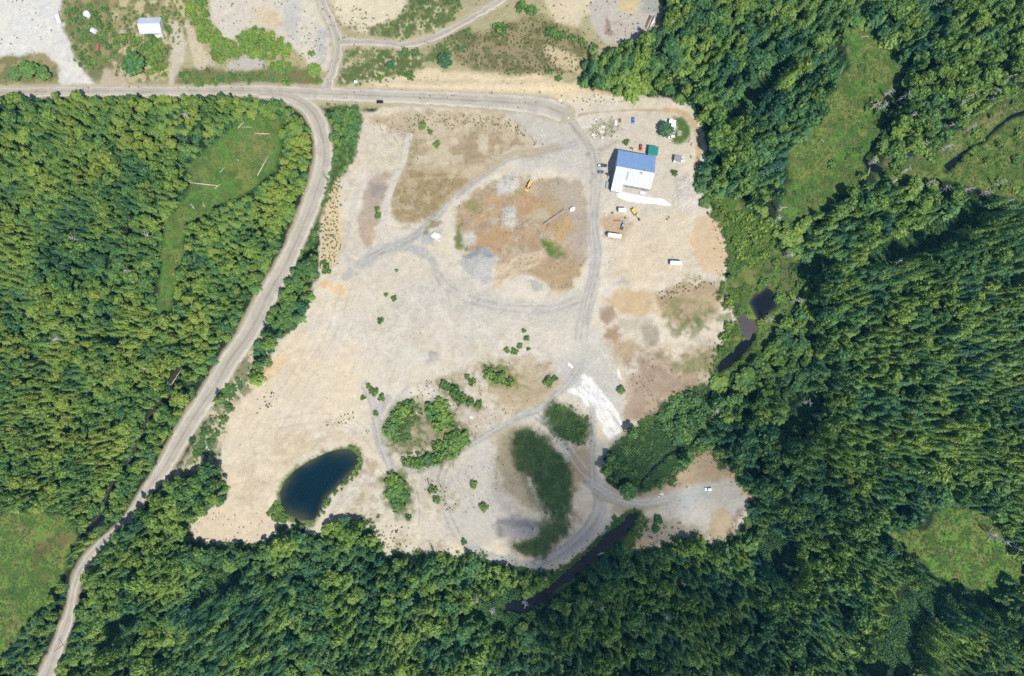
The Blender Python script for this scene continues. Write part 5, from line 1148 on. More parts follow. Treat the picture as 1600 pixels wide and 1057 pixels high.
for q in [(398,209,423,210,.38,'long pale log at the east side of the log meadow'),(372,201,382,190,.3,'forked pale log at the top of the log meadow'),(378,199,395,199,.22,'thin pole beside the forked log'),(403,275,420,244,.34,'slanting pale log east of the log meadow'),(297,286,342,291,.42,'longest pale log across the foot of the log meadow'),(336,295,345,288,.28,'short log at the end of the longest log'),
          (298,318,304,327,.34,'stubby log where the grass strip begins'),(317,317,320,324,.3,'shorter stubby log where the grass strip begins'),(370,249,374,252,.25,'small log in the middle of the log meadow'),(344,270,352,262,.22,'thin weathered log among the dry grass'),(268,600,284,576,.3,'driftwood log lying along the upper creek'),(262,604,272,598,.24,'short driftwood log across the upper creek'),(1345,58,1358,57,.2,'thin pale log in the top of the north meadow'),(1282,217,1287,223,.2,'short pale log in the lower north meadow'),(934,868,945,864,.5,'pale log stranded in the southern river'),(1359,262,1356,275,.3,'log by the dark pool in the meadow'),
          (1543,833,1551,822,.25,'upper of the pale poles by the fern meadow'),(1541,846,1549,834,.22,'lower of the pale poles by the fern meadow')]:
    log(*q)
# ------------------------------------------------------------------ buildings, vehicles and gear
M_GLASS = mat('dark_glass', (.012,.018,.024), .08, 0, .1, 1, 0, .6)
M_TYRE = mat('tyre_rubber', (.022,.022,.023), .85); M_RIM = mat('rim_metal', (.42,.42,.43), .35, .8)
M_LAMP = mat('lamp_lens', (.75,.74,.70), .2); M_RED = mat('tail_lens', (.35,.02,.02), .3)
M_WHITE = mat('white_paint', (.80,.80,.80), .4, 0, .05, .6); M_WHITE2 = mat('white_sheet_metal', (.55,.56,.58), .45, 0, .06, .5)
M_STEEL = mat('grey_steel', (.22,.22,.23), .5, .5, .2, 2); M_DARK = mat('dark_steel', (.05,.05,.055), .6, .3, .2, 2)
M_YEL = mat('machine_yellow', (.62,.40,.09), .5, 0, .18, 1.5); M_RUST = mat('rusty_steel', (.19,.10,.06), .8, .2, .3, 2)
M_WOOD = mat('weathered_timber', (.30,.25,.20), .85, 0, .25, 2); M_POLE = mat('pole_timber', (.17,.14,.12), .85, 0, .2, 1)
M_CONC = mat('concrete', (.50,.49,.46), .9, 0, .12, 1); M_STONE = mat('pale_stone', (.46,.43,.39), .9, 0, .25, 1.5); M_TARP = mat('white_plastic', (.80,.81,.83), .5, 0, .06, .4, .3)
M_GREY = mat('grey_roofing', (.20,.21,.23), .7, 0, .15, 1)
_paint = {}
def paint(c, metal=.0):
    if c not in _paint: _paint[c] = mat('car_paint', c, .32, metal, .04, .7, 0, .5)
    return _paint[c]

def wheel(parent, x, y, r, w, name='wheel'):
    o = empty(name); o.parent = parent; o.location = (x, y, r)
    MB().tube((0, -w/2, 0), (0, w/2, 0), r, n=18).build('tyre', M_TYRE, o)
    MB().tube((0, -w/2 - .015, 0), (0, w/2 + .015, 0), r * .58, n=14).build('rim', M_RIM, o)
    return o

def place(name, x, y, ang, label, cat, group=None, dz=.06):
    o = empty(name, G(x, y, dz), -math.radians(ang)); return tag(o, label, cat, group)

def car(x, y, ang, col, label, name='parked_car', L=4.7, Wd=1.86, suv=False, group=None):
    o = place(name, x, y, ang, label, 'car', group); p = paint(col); h = L / 2; w = Wd / 2; H = 1.72 if suv else 1.46
    prof = [(-h, .42), (-h + .06, .80), (-h + .35, .93), (h - 1.25, .90), (h - .25, .74), (h, .55), (h - .03, .30), (-h + .04, .28)]
    MB().prism(prof, 'y', -w, w).build('body', p, o)
    a0, a1, b0, b1 = (-h + .25, h - 1.35, -h + .55, h - 2.0) if suv else (-h + .55, h - 1.25, -h + 1.15, h - 2.0)
    def tp(q, z, t, k): return (q, z)
    m = MB(); bm = m.bm; wl, wt = w * .95, w * .74
    lo = [bm.verts.new(v) for v in ((a0, -wl, .90), (a1, -wl, .89), (a1, wl, .89), (a0, wl, .90))]
    hi = [bm.verts.new(v) for v in ((b0, -wt, H - .06), (b1, -wt, H - .06), (b1, wt, H - .06), (b0, wt, H - .06))]
    for i in range(4): bm.faces.new((lo[i], lo[(i+1) % 4], hi[(i+1) % 4], hi[i]))
    bm.faces.new(hi); m.build('window', M_GLASS, o)
    MB().box(((b0 + b1) / 2, 0, H - .03), (b1 - b0 + .1, wt * 2 + .06, .07), bevel=.03).build('roof', p, o)
    MB().box((h - .68, 0, .845), (1.0, Wd * .8, .05), ry=.16, bevel=.02).build('bonnet', p, o)
    for sx in (-h + .85, h - .9):
        for sy in (-1, 1): wheel(o, sx, sy * (w - .1), .34, .23)
    for sy in (-1, 1):
        MB().box((h - .10, sy * w * .72, .64), (.16, .36, .14), bevel=.03).build('headlight', M_LAMP, o)
        MB().box((-h + .03, sy * w * .74, .76), (.08, .34, .16), bevel=.02).build('tail_light', M_RED, o)
        MB().box((a1 - .35, sy * (w + .07), .98), (.16, .16, .12), bevel=.03).build('mirror', p, o)
    return o

def pickup(x, y, ang, col, label, name='pickup_truck', L=5.7, load=None):
    o = place(name, x, y, ang, label, 'pickup'); p = paint(col); h = L / 2; w = .98
    MB().prism([(-h + 2.3, .42), (-h + 2.3, 1.05), (h - 1.35, 1.08), (h - .2, .98), (h, .75), (h, .42)], 'y', -w, w).build('body', p, o)
    b = MB(); b.box((-h + 1.15, 0, .58), (2.3, w * 2 - .04, .18)); b.box((-h + 1.15, -w + .05, .84), (2.28, .1, .5)); b.box((-h + 1.15, w - .05, .84), (2.28, .1, .5)); b.build('cargo_bed', p, o)
    MB().box((-h + .04, 0, .82), (.08, w * 1.8, .46)).build('tailgate', p, o)
    m = MB(); bm = m.bm
    lo = [bm.verts.new(v) for v in ((-h+2.3, -w*.95, 1.05), (h-1.4, -w*.95, 1.07), (h-1.4, w*.95, 1.07), (-h+2.3, w*.95, 1.05))]; hi = [bm.verts.new(v) for v in ((-h+2.45, -w*.76, 1.76), (h-2.05, -w*.76, 1.76), (h-2.05, w*.76, 1.76), (-h+2.45, w*.76, 1.76))]
    for i in range(4): bm.faces.new((lo[i], lo[(i+1) % 4], hi[(i+1) % 4], hi[i]))
    bm.faces.new(hi); m.build('window', M_GLASS, o)
    MB().box((.2 + .0, 0, 1.79), (h - 2.05 - (-h + 2.45) + .1, w * 1.54, .07), bevel=.03).build('roof', p, o).location.x = ((h - 2.05) + (-h + 2.45)) / 2 - .2
    for sx in (-h + 1.1, h - 1.0):
        for sy in (-1, 1): wheel(o, sx, sy * (w - .12), .39, .26)
    for sy in (-1, 1):
        MB().box((h - .04, sy * w * .76, .82), (.12, .34, .18), bevel=.03).build('headlight', M_LAMP, o); MB().box((-h - .01, sy * w * .9, .85), (.06, .14, .3)).build('tail_light', M_RED, o)
    if load: MB().box((-h + 1.1, 0, .98), (1.9, 1.5, .5), bevel=.12).build('load', load, o)
    return o

car(594, 160, 0, (.010,.012,.016), 'black car driving along the main gravel road', 'moving_car', suv=True)
car(1106, 764.5, 180, (.78,.79,.80), 'white car parked alone on the south-east gravel pad', suv=True)
car(1000.5, 231.5, 95, (.34,.03,.035), 'red car parked behind the workshop beside the green shed')
pickup(941, 259.5, 2, (.028,.075,.14), 'dark blue pickup truck with pale load beside the workshop', L=6.6, load=M_CONC)
car(938.5, 269.5, 2, (.10,.16,.24), 'slate blue car parked south of the pickup by the workshop')
car(989, 189, 92, (.05,.17,.48), 'bright blue car parked alone north of the workshop')
pickup(973, 353.5, -68, (.22,.34,.42), 'pale blue pickup truck between the white trailers', L=6.2, load=M_DARK)

def box_trailer(x, y, ang, L, label, front=None, name='box_trailer'):
    o = place(name, x, y, ang, label, 'trailer'); W2, H = 2.6, 3.9; h = L / 2
    MB().box((0, 0, (1.1 + H) / 2), (L, W2, H - 1.1), bevel=.05).build('body', M_WHITE, o)
    k = MB(); n = int(L / 1.2)
    for i in range(n + 1): k.box((-h + .1 + i * (L - .2) / n, 0, H + .012), (.06, W2 - .05, .03))
    k.build('roof_bow', M_WHITE2, o)
    k = MB()
    for i in range(n + 1):
        for sy in (-1, 1): k.box((-h + .1 + i * (L - .2) / n, sy * (W2 / 2 + .012), 2.5), (.07, .03, 2.5))
    k.build('side_rib', M_WHITE2, o)
    MB().box((0, 0, 1.0), (L - .3, .9, .24)).build('chassis', M_DARK, o)
    for sx in (h - 1.2, h - 2.4):
        for sy in (-1, 1): wheel(o, sx, sy * 1.0, .5, .5)
    for sy in (-1, 1):
        MB().box((-h + 2.0, sy * .8, .5), (.14, .14, 1.0)).build('landing_leg', M_STEEL, o)
        MB().box((h + .015, sy * .64, 2.45), (.05, 1.22, 2.5)).build('door', M_WHITE2, o)
    if front: MB().box((-h - .42, 0, 2.9), (.8, 1.7, 1.2), bevel=.08).build('cooling_unit', M_STEEL, o)
    return o
box_trailer(971, 330, 2, 5.0, 'short white box trailer, topmost of the three, south of the workshop')
box_trailer(959.5, 369.5, 8, 9.0, 'long white refrigerated trailer parked by the yard track', front=True)
box_trailer(1054.5, 412, 2, 7.6, 'white box trailer alone on the open east yard')

# excavator
o = place('excavator', 991, 332, 55, 'yellow excavator with its arm stretched out south-east of the trailers', 'excavator')
for sy in (-1, 1):
    t = MB().prism([(-2.0, .2), (-1.7, 0), (1.7, 0), (2.0, .2), (2.0, .7), (1.7, .95), (-1.7, .95), (-2.0, .7)], 'y', sy * 1.25 - .32, sy * 1.25 + .32).build('track', M_DARK, o)
    for k in range(9): MB().box((-1.8 + k * .45, sy * 1.25, .97), (.18, .68, .06)).build('track_shoe', M_STEEL, t)
MB().box((-.7, 0, 1.65), (3.4, 2.6, 1.1), bevel=.18).build('engine_house', M_YEL, o); MB().box((-2.15, 0, 1.6), (.7, 2.5, 1.0), bevel=.2).build('counterweight', M_YEL, o)
c = MB().box((.75, .75, 2.2), (1.5, 1.0, 1.6), bevel=.08).build('cab', M_GLASS, o); MB().box((.75, .75, 3.03), (1.5, 1.02, .1), bevel=.04).build('roof', M_YEL, c)
MB().prism([(.6, 1.6), (2.6, 4.0), (4.9, 3.3), (4.8, 2.9), (2.7, 3.4), (1.1, 1.3)], 'y', -.62, -.12).build('boom', M_YEL, o)
MB().prism([(4.5, 3.5), (5.1, 3.5), (6.2, .9), (5.9, .8)], 'y', -.56, -.18).build('stick', M_DARK, o)
MB().prism([(5.7, 1.1), (6.5, 1.2), (6.9, .4), (6.2, .05), (5.6, .3)], 'y', -.95, .2).build('bucket', M_DARK, o)
# wheel loader
o = place('wheel_loader', 827, 290, 118, 'old yellow wheel loader on the brown spoil ground', 'loader')
MB().box((-1.7, 0, 1.6), (2.8, 1.9, 1.2), bevel=.15).build('engine_house', M_YEL, o); MB().box((1.1, 0, 1.2), (1.6, 1.3, .9), bevel=.1).build('front_frame', M_YEL, o)
c = MB().box((.0, 0, 2.4), (1.4, 1.4, 1.5), bevel=.08).build('cab', M_GLASS, o); MB().box((0, 0, 3.2), (1.6, 1.6, .12), bevel=.05).build('roof', M_YEL, c)
for sx in (-1.6, 1.5):
    for sy in (-1, 1): wheel(o, sx, sy * 1.15, .75, .55)
for sy in (-1, 1): MB().prism([(1.0, 2.0), (2.6, 1.5), (3.6, .7), (3.4, .5), (2.5, 1.15), (1.0, 1.6)], 'y', sy * .55 - .1, sy * .55 + .1).build('lift_arm', M_YEL, o)
MB().prism([(3.4, .2), (4.4, .1), (4.3, .25), (3.7, .5), (3.6, 1.2), (3.3, 1.2)], 'y', -1.4, 1.4).build('bucket', M_YEL, o)
for k in range(5): MB().box((4.5, -1.2 + k * .6, .14), (.3, .12, .08)).build('tooth', M_STEEL, o)

# ---- workshop
UD = math.radians(10.2)
wx, wy = 800 + 163.7, 528.5 - 289.1
work = empty('workshop', G(wx, wy, 0), -UD); tag(work, 'big workshop with white metal roof, north slope tinted as blue sky shade', 'workshop')
u = S; Lx, v_r, v_e, v_b, bay = 59 * S, 29 * S, 50 * S, 62 * S, 16.5 * S
E_N, RID, E_S, E_B = 6.2, 13.2, 7.6, 5.6
M_WALL = mat('workshop_wall', (.30,.32,.36), .6, .1, .1, .7); M_ROOF_SHADE = mat('roof_sheet_shade_tint', (.20,.31,.52), .5, .1, .08, .25); M_WROOF = mat('white_roof_sheet', (.44,.465,.50), .5, .1, .14, .3); M_SEAM = mat('dull_seam', (.24,.26,.29), .6, .1, .1, .5)  # north slope's sheet colour carries its shade and the blue sky reflection
def quadprism(name, q, th, m, parent):
    n = (Vector(q[1]) - Vector(q[0])).cross(Vector(q[3]) - Vector(q[0])).normalized()
    if n.z < 0: n = -n
    k = MB(); lo = [k.bm.verts.new(Vector(p)) for p in q]; hi = [k.bm.verts.new(Vector(p) + n * th) for p in q]
    for i in range(4): k.bm.faces.new((lo[i], lo[(i+1) % 4], hi[(i+1) % 4], hi[i]))
    k.bm.faces.new(hi); k.bm.faces.new(lo[::-1])
    return k.build(name, m, parent)
MB().prism([(0, -.5), (0, E_N - .1), (-v_r, RID - .1), (-v_e, E_S - .1), (-v_e, -.5)], 'x', .35, Lx - .35).build('wall', M_WALL, work)
MB().prism([(-v_e - .01, -.5), (-v_e - .01, E_S - .14), (-v_b + .3, E_B - .1), (-v_b + .3, -.5)], 'x', .4, bay - .3).build('bay_wall', M_WALL, work)
rn = quadprism('roof', [(0, .5, E_N - .25), (Lx, .5, E_N - .25), (Lx, -v_r, RID), (0, -v_r, RID)], .15, M_ROOF_SHADE, work); rn['label'] = 'north slope of the workshop roof, shade and sky tint in its colour'
rs = quadprism('roof', [(0, -v_r - .02, RID), (Lx, -v_r - .02, RID), (Lx, -v_e - .4, E_S - .2), (0, -v_e - .4, E_S - .2)], .15, M_WROOF, work); rs['label'] = 'white south slope of the workshop roof'
quadprism('bay_roof', [(0, -v_e - .42, E_S - .25), (bay, -v_e - .42, E_S - .25), (bay, -v_b - .2, E_B), (0, -v_b - .2, E_B)], .14, M_WROOF, work)
for rr, y0, z0, y1, z1, mm in ((rn, .48, E_N - .1, -v_r, RID + .15, M_ROOF_SHADE), (rs, -v_r, RID + .15, -v_e - .38, E_S - .05, M_SEAM)):
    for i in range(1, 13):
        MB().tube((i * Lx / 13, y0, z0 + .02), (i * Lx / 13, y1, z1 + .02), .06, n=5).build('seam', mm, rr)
MB().tube((0, -v_r, RID + .17), (Lx, -v_r, RID + .17), .22, n=8).build('ridge_cap', M_WHITE2, work)
def on_s(x_, f, dx, dy, m, nm, hgt=.25):
    y = -v_r + (-v_e + v_r) * f; z = RID + (E_S - RID) * f + .2
    MB().box((x_, y, z), (dx, dy, hgt), rx=math.atan2(RID - E_S, v_e - v_r)).build(nm, m, work)
on_s(8.6, .45, .8, 5.6, M_GREY, 'skylight'); on_s(17.2, .12, 1.6, 1.2, M_GREY, 'vent', .7)
for xx in (14.0, 19.8): MB().box((xx, -v_r + .9, RID - .2), (1.6, .7, .5)).build('vent', M_STEEL, work)
MB().box((.3, -8.5, 2.4), (.14, 5, 4.6)).build('roller_door', M_WHITE2, work); MB().box((.3, -16.5, 2.4), (.14, 5, 4.6)).build('roller_door', M_WHITE2, work); MB().box((.3, -21.2, 1.05), (.14, 1, 2.1)).build('door', M_WHITE, work)
for k in range(4): MB().box((10.5 + k * 3.6, -v_e - .02, 3.2), (2.0, .12, 1.2)).build('window', M_GLASS, work)

# green shed
gs = empty('green_shed', G(1010.5, 245, 0), -math.radians(8)); tag(gs, 'green-roofed lean-to shed behind the workshop', 'shed')
M_GRN = mat('green_sheet', (.02,.20,.16), .55, .1, .08, .5)
MB().box((3.2, 3.4, 1.6), (6.0, 6.2, 3.6)).build('wall', M_WALL, gs)
gr = quadprism('roof', [(-.1, 6.7, 3.6), (6.5, 6.7, 3.6), (6.5, .2, 4.6), (-.1, .2, 4.6)], .12, M_GRN, gs)
for k in range(1, 6): MB().tube((-.1 + k * 1.1, 6.68, 3.74), (-.1 + k * 1.1, .22, 4.74), .05, n=5).build('seam', M_GRN, gr)
MB().box((2.0, 6.56, 1.4), (2.4, .1, 2.4)).build('door', M_WHITE2, gs)

# grey-roofed house in the north-west
hs = empty('house', G(239, 43.5, 0), math.radians(1)); tag(hs, 'house with pale grey gable roof in the north-west', 'house')
M_HW = mat('house_wall', (.52,.50,.46), .8); M_HR = mat('pale_grey_roof', (.46,.50,.58), .6, .1, .05, .4); M_HR2 = mat('pale_roof_south', (.52,.55,.62), .6, .1, .05, .4)
a, b, e, r = 7.6, 5.4, 3.0, 5.6
MB().prism([(-b + .4, -.4), (-b + .4, e), (0, r - .15), (b - .4, e), (b - .4, -.4)], 'x', -a + .4, a - .4).build('wall', M_HW, hs)
r1 = quadprism('roof', [(-a, b, e - .2), (a, b, e - .2), (a, 0, r), (-a, 0, r)], .14, M_HR, hs); r2 = quadprism('roof', [(-a, -.02, r), (a, -.02, r), (a, -b, e - .2), (-a, -b, e - .2)], .14, M_HR, hs)
for rr, sg in ((r1, 1), (r2, -1)):
    for k in range(1, 16): MB().tube((-a + k * 2 * a / 16, sg * b, e - .05), (-a + k * 2 * a / 16, sg * .05, r + .14), .04, n=4).build('seam', M_HR2, rr)
MB().tube((-a, 0, r + .12), (a, 0, r + .12), .12, n=6).build('ridge_cap', M_HR2, hs)
for xx in (-4.5, -1.5, 3.2): MB().box((xx, -b + .36, 1.6), (1.4, .1, 1.1)).build('window', M_GLASS, hs)
MB().box((1.0, -b + .36, 1.05), (1.0, .1, 2.1)).build('door', M_WOOD, hs); MB().box((4.2, -b - .9, .25), (5.4, 2.4, .3)).build('porch', M_CONC, hs)

# caravan with awning deck
cv = empty('caravan', G(1050.5, 199, .05), -math.radians(98)); tag(cv, 'white caravan on the small lawn north-east of the workshop', 'caravan')
MB().prism([(-4.2, .5), (-4.3, 2.6), (-3.9, 3.1), (3.6, 3.1), (4.3, 2.2), (4.3, .5)], 'y', -1.3, 1.3).build('body', M_WHITE, cv)
MB().box((-3.2, -2.2, 1.7), (2.6, 1.8, 2.6), bevel=.06).build('annex', M_WHITE, cv)
for xx in (-2, .3, 2.3): MB().box((xx, 1.31, 1.9), (1.1, .05, .7)).build('window', M_GLASS, cv)
MB().box((1.0, -1.31, 1.5), (.8, .05, 1.9)).build('door', M_WHITE2, cv); MB().box((0, 0, 3.2), (.8, .8, .25), bevel=.05).build('roof_vent', M_GREY, cv)
for sx in (-.6, .4):
    for sy in (-1, 1): wheel(cv, sx, sy * 1.1, .38, .25)
MB().tube((4.2, 0, .6), (5.6, 0, .5), .08).build('drawbar', M_DARK, cv)
car(1049, 214.5, 170, (.78,.79,.79), 'white car tucked behind the caravan on the lawn')
dk = empty('deck', G(1061.5, 209, .05), -math.radians(4)); tag(dk, 'small weathered timber deck beside the caravan', 'deck')
for k in range(12): MB().box((0, -1.8 + k * .33, .45), (3.2, .29, .06)).build('plank', M_WOOD, dk)
for sx in (-1.5, 1.5):
    for sy in (-1.7, 1.7): MB().box((sx, sy, .5), (.12, .12, 1.4)).build('post', M_WOOD, dk)
for sx in (-1.5, 1.5): MB().box((sx, 0, 1.12), (.1, 3.6, .08)).build('rail', M_WOOD, dk)
# small outbuilding east
ob = empty('outbuilding', G(1057.5, 249.5, 0), -math.radians(10)); tag(ob, 'small grey-roofed outbuilding east of the workshop', 'outbuilding')
MB().box((0, 0, 1.5), (4.4, 3.2, 3.4)).build('wall', M_WALL, ob); quadprism('roof', [(-2.5, 1.9, 3.2), (2.5, 1.9, 3.2), (2.5, -1.9, 3.7), (-2.5, -1.9, 3.7)], .12, M_GREY, ob)
MB().box((-1.6, -2.1, 1.0), (1.4, .9, 2.0), bevel=.05).build('cupboard', M_WHITE, ob); MB().box((.6, -1.62, 1.2), (.9, .06, 2.0)).build('door', M_WHITE2, ob)
car(1066, 249, 88, (.76,.77,.78), 'small white car against the grey outbuilding', L=3.9)

# ---- white plastic sheet and lime bags
pts = smooth([(964,303),(969,300),(984,303),(1000,306),(1018,309),(1034,311),(1044,317),(1049,320),(1041,322),(1024,319),(1000,317),(980,314),(968,309)], True, 2.5)
cx, cy = 1004, 311
ring = [(x + R.uniform(-.4, .4), y + R.uniform(-.4, .4)) for x, y in pts]; n = len(ring)
vv, ff = [G(cx, cy, .5)], []
for s_ in (.55, .85, 1.0):
    for (x, y) in ring: vv.append(G(cx + (x - cx) * s_, cy + (y - cy) * s_, {.55: .75, .85: .55, 1.0: .04}[s_] + R.uniform(-.12, .12) * (s_ < 1)))
ff = [(0, 1 + (i + 1) % n, 1 + i) for i in range(n)] + [(1 + k*n + i, 1 + k*n + (i+1) % n, 1 + (k+1)*n + (i+1) % n, 1 + (k+1)*n + i) for k in range(2) for i in range(n)]
o = mesh_obj('plastic_sheet', vv, ff, M_TARP, None, True); tag(o, 'long white plastic sheet spread on the ground south of the workshop', 'tarp')

# ---- power poles
def power_pole(x, y, ang, label, h=10.5):
    o = place('power_pole', x, y, ang, label, 'power pole', dz=-.3)
    MB().tube((0, 0, 0), (0, 0, h), .19, .12, 10).build('post', M_POLE, o)
    c = MB().box((0, .16, h - .8), (2.6, .12, .14)).build('crossarm', M_POLE, o)
    for sx in (-1.15, -.4, 1.15): MB().tube((sx, .16, h - .74), (sx, .16, h - .45), .06, .04, 6).build('insulator', M_STEEL, c)
    return o
for (x, y, a_, lab) in [(343,623,-60,'timber power pole beside the road west of the sand'),(444,459,-60,'timber power pole on the strip above the yard entrance'),(511,280,-75,'timber power pole beside the west road below the bend'),(536,129.5,0,'timber power pole at the mouth of the side road'),(622,225,50,'timber pole on the dry grass plot'),(837,226,50,'timber pole at the edge of the turning circle'),(99,1008,-60,'timber power pole by the southern road lay-by'),(622,225,50,None)]:
    if lab: power_pole(x, y, a_, lab)
o = place('steel_drum', 848.5, 226.5, 0, 'dark steel drum beside the turning circle pole', 'drum'); MB().tube((0,0,0),(0,0,1.0),.45,n=16).build('barrel', M_DARK, o); MB().tube((0,0,.98),(0,0,1.03),.47,n=16).build('rim', M_STEEL, o)

# ---- flat trailer with pipes and white tank
o = place('flatbed_trailer', 866, 340.5, -35, 'long narrow flatbed trailer on the brown ground', 'trailer')
for k in range(3): MB().box((0, -.55 + k * .55, 1.0), (18, .4, .12)).build('deck_board', M_WOOD, o)
MB().box((0, 0, .85), (18.4, .5, .18)).build('chassis', M_STEEL, o)
for sx in (-7, -5.8):
    for sy in (-1, 1): wheel(o, sx, sy * .85, .42, .3)
o = place('white_tank', 894, 327.5, -35, 'white plastic tank at the head of the flatbed trailer', 'tank'); MB().ico((0, 0, 1.1), (4.6, 3.0, 2.4), 2, .05).build('shell', M_WHITE, o, True); MB().tube((0,0,2.2),(0,0,2.5),.4).build('lid', M_WHITE2, o)
for k, (x0, y0, x1, y1) in enumerate([(806,357,832,341),(802,362,816,356)]): log(x0, y0, x1, y1, .22, ['thin pole lying on the brown ground','shorter thin pole lying on the brown ground'][k], 'loose_pole', M_WOOD)
# ---- log and pipe stack north
for k, (x0, y0, x1, y1, r_, m_, lab) in enumerate([(1008,44,1016,25,.42,M_RUST,'rusty pipe, outermost of the stack by the gravel patch'),(1011,45,1019,26,.42,M_LOG,'pale log second in the stack by the gravel patch'),(1013.5,45,1021,27,.36,M_RUST,'rusty pipe in the middle of the stack by the gravel patch'),(1016,43,1024,25,.44,M_WHITE2,'white pipe in the stack by the gravel patch'),(1019.5,38,1026,26,.34,M_WHITE2,'short white pipe at the end of the stack by the gravel patch')]):
    a = W(x0, y0); b = W(x1, y1); c = (a + b) / 2; z = float(gz((x0+x1)/2, (y0+y1)/2)) + r_ + .3
    o = MB().tube(a - c, b - c, r_, n=12).build('stacked_pipe', m_, None, True, (c.x, c.y, z)); tag(o, lab, 'pipe')
# ---- slabs, tank, marker
for k, (x, y, dx, dy, a_, lab) in enumerate([(678,368,2.6,4.2,48,'broken concrete slab, western of the pair on the gravel'),(683,370,3.4,4.6,48,'broken concrete slab, eastern of the pair on the gravel'),(686,376,2.0,1.2,20,'small concrete block below the broken slabs')]):
    o = MB().box((0, 0, 0), (dx, dy, .5), rz=-math.radians(a_), bevel=.06).build('concrete_slab', M_CONC, None, False, G(x, y, .22)); tag(o, lab, 'slab')
o = place('water_tank', 138, 24, 0, 'round white water tank on the north-west slope', 'tank'); MB().tube((0,0,0),(0,0,2.6),2.1,n=28).build('shell', M_WHITE, o); MB().tube((0,0,2.6),(0,0,3.0),2.1,.5,28).build('lid', M_WHITE2, o)
o = empty('small_shed', G(149, 50, 0), -.5); tag(o, 'small white shed on the north-west slope', 'shed'); MB().prism([(-1.4,-.3),(-1.4,2.0),(0,2.8),(1.4,2.0),(1.4,-.3)], 'x', -1.8, 1.8).build('wall', M_WHITE, o)
quadprism('roof', [(-2,1.6,1.98),(2,1.6,1.98),(2,0,2.95),(-2,0,2.95)], .08, M_WHITE2, o); quadprism('roof', [(-2,-.02,2.95),(2,-.02,2.95),(2,-1.6,1.98),(-2,-1.6,1.98)], .08, M_WHITE2, o); MB().box((1.82,0,.9),(.06,.8,1.8)).build('door', M_GREY, o)
o = place('storage_tank', 556.5, 129.5, 0, 'white tank with blue base on the verge by the side road', 'tank'); MB().tube((0,0,0),(0,0,1.7),.75,n=16).build('shell', M_WHITE, o, False); MB().box((0,0,.05),(2.6,2.2,.12)).build('base', mat('pale_blue', (.30,.42,.46)), o)
o = place('storage_tank', 545.5, 174, 0, 'white drum at the top of the roadside trees', 'tank'); MB().tube((0,0,0),(0,0,1.6),1.0,n=16).build('shell', M_WHITE, o); MB().tube((0,0,1.6),(0,0,1.75),.5,n=12).build('lid', M_WHITE2, o)

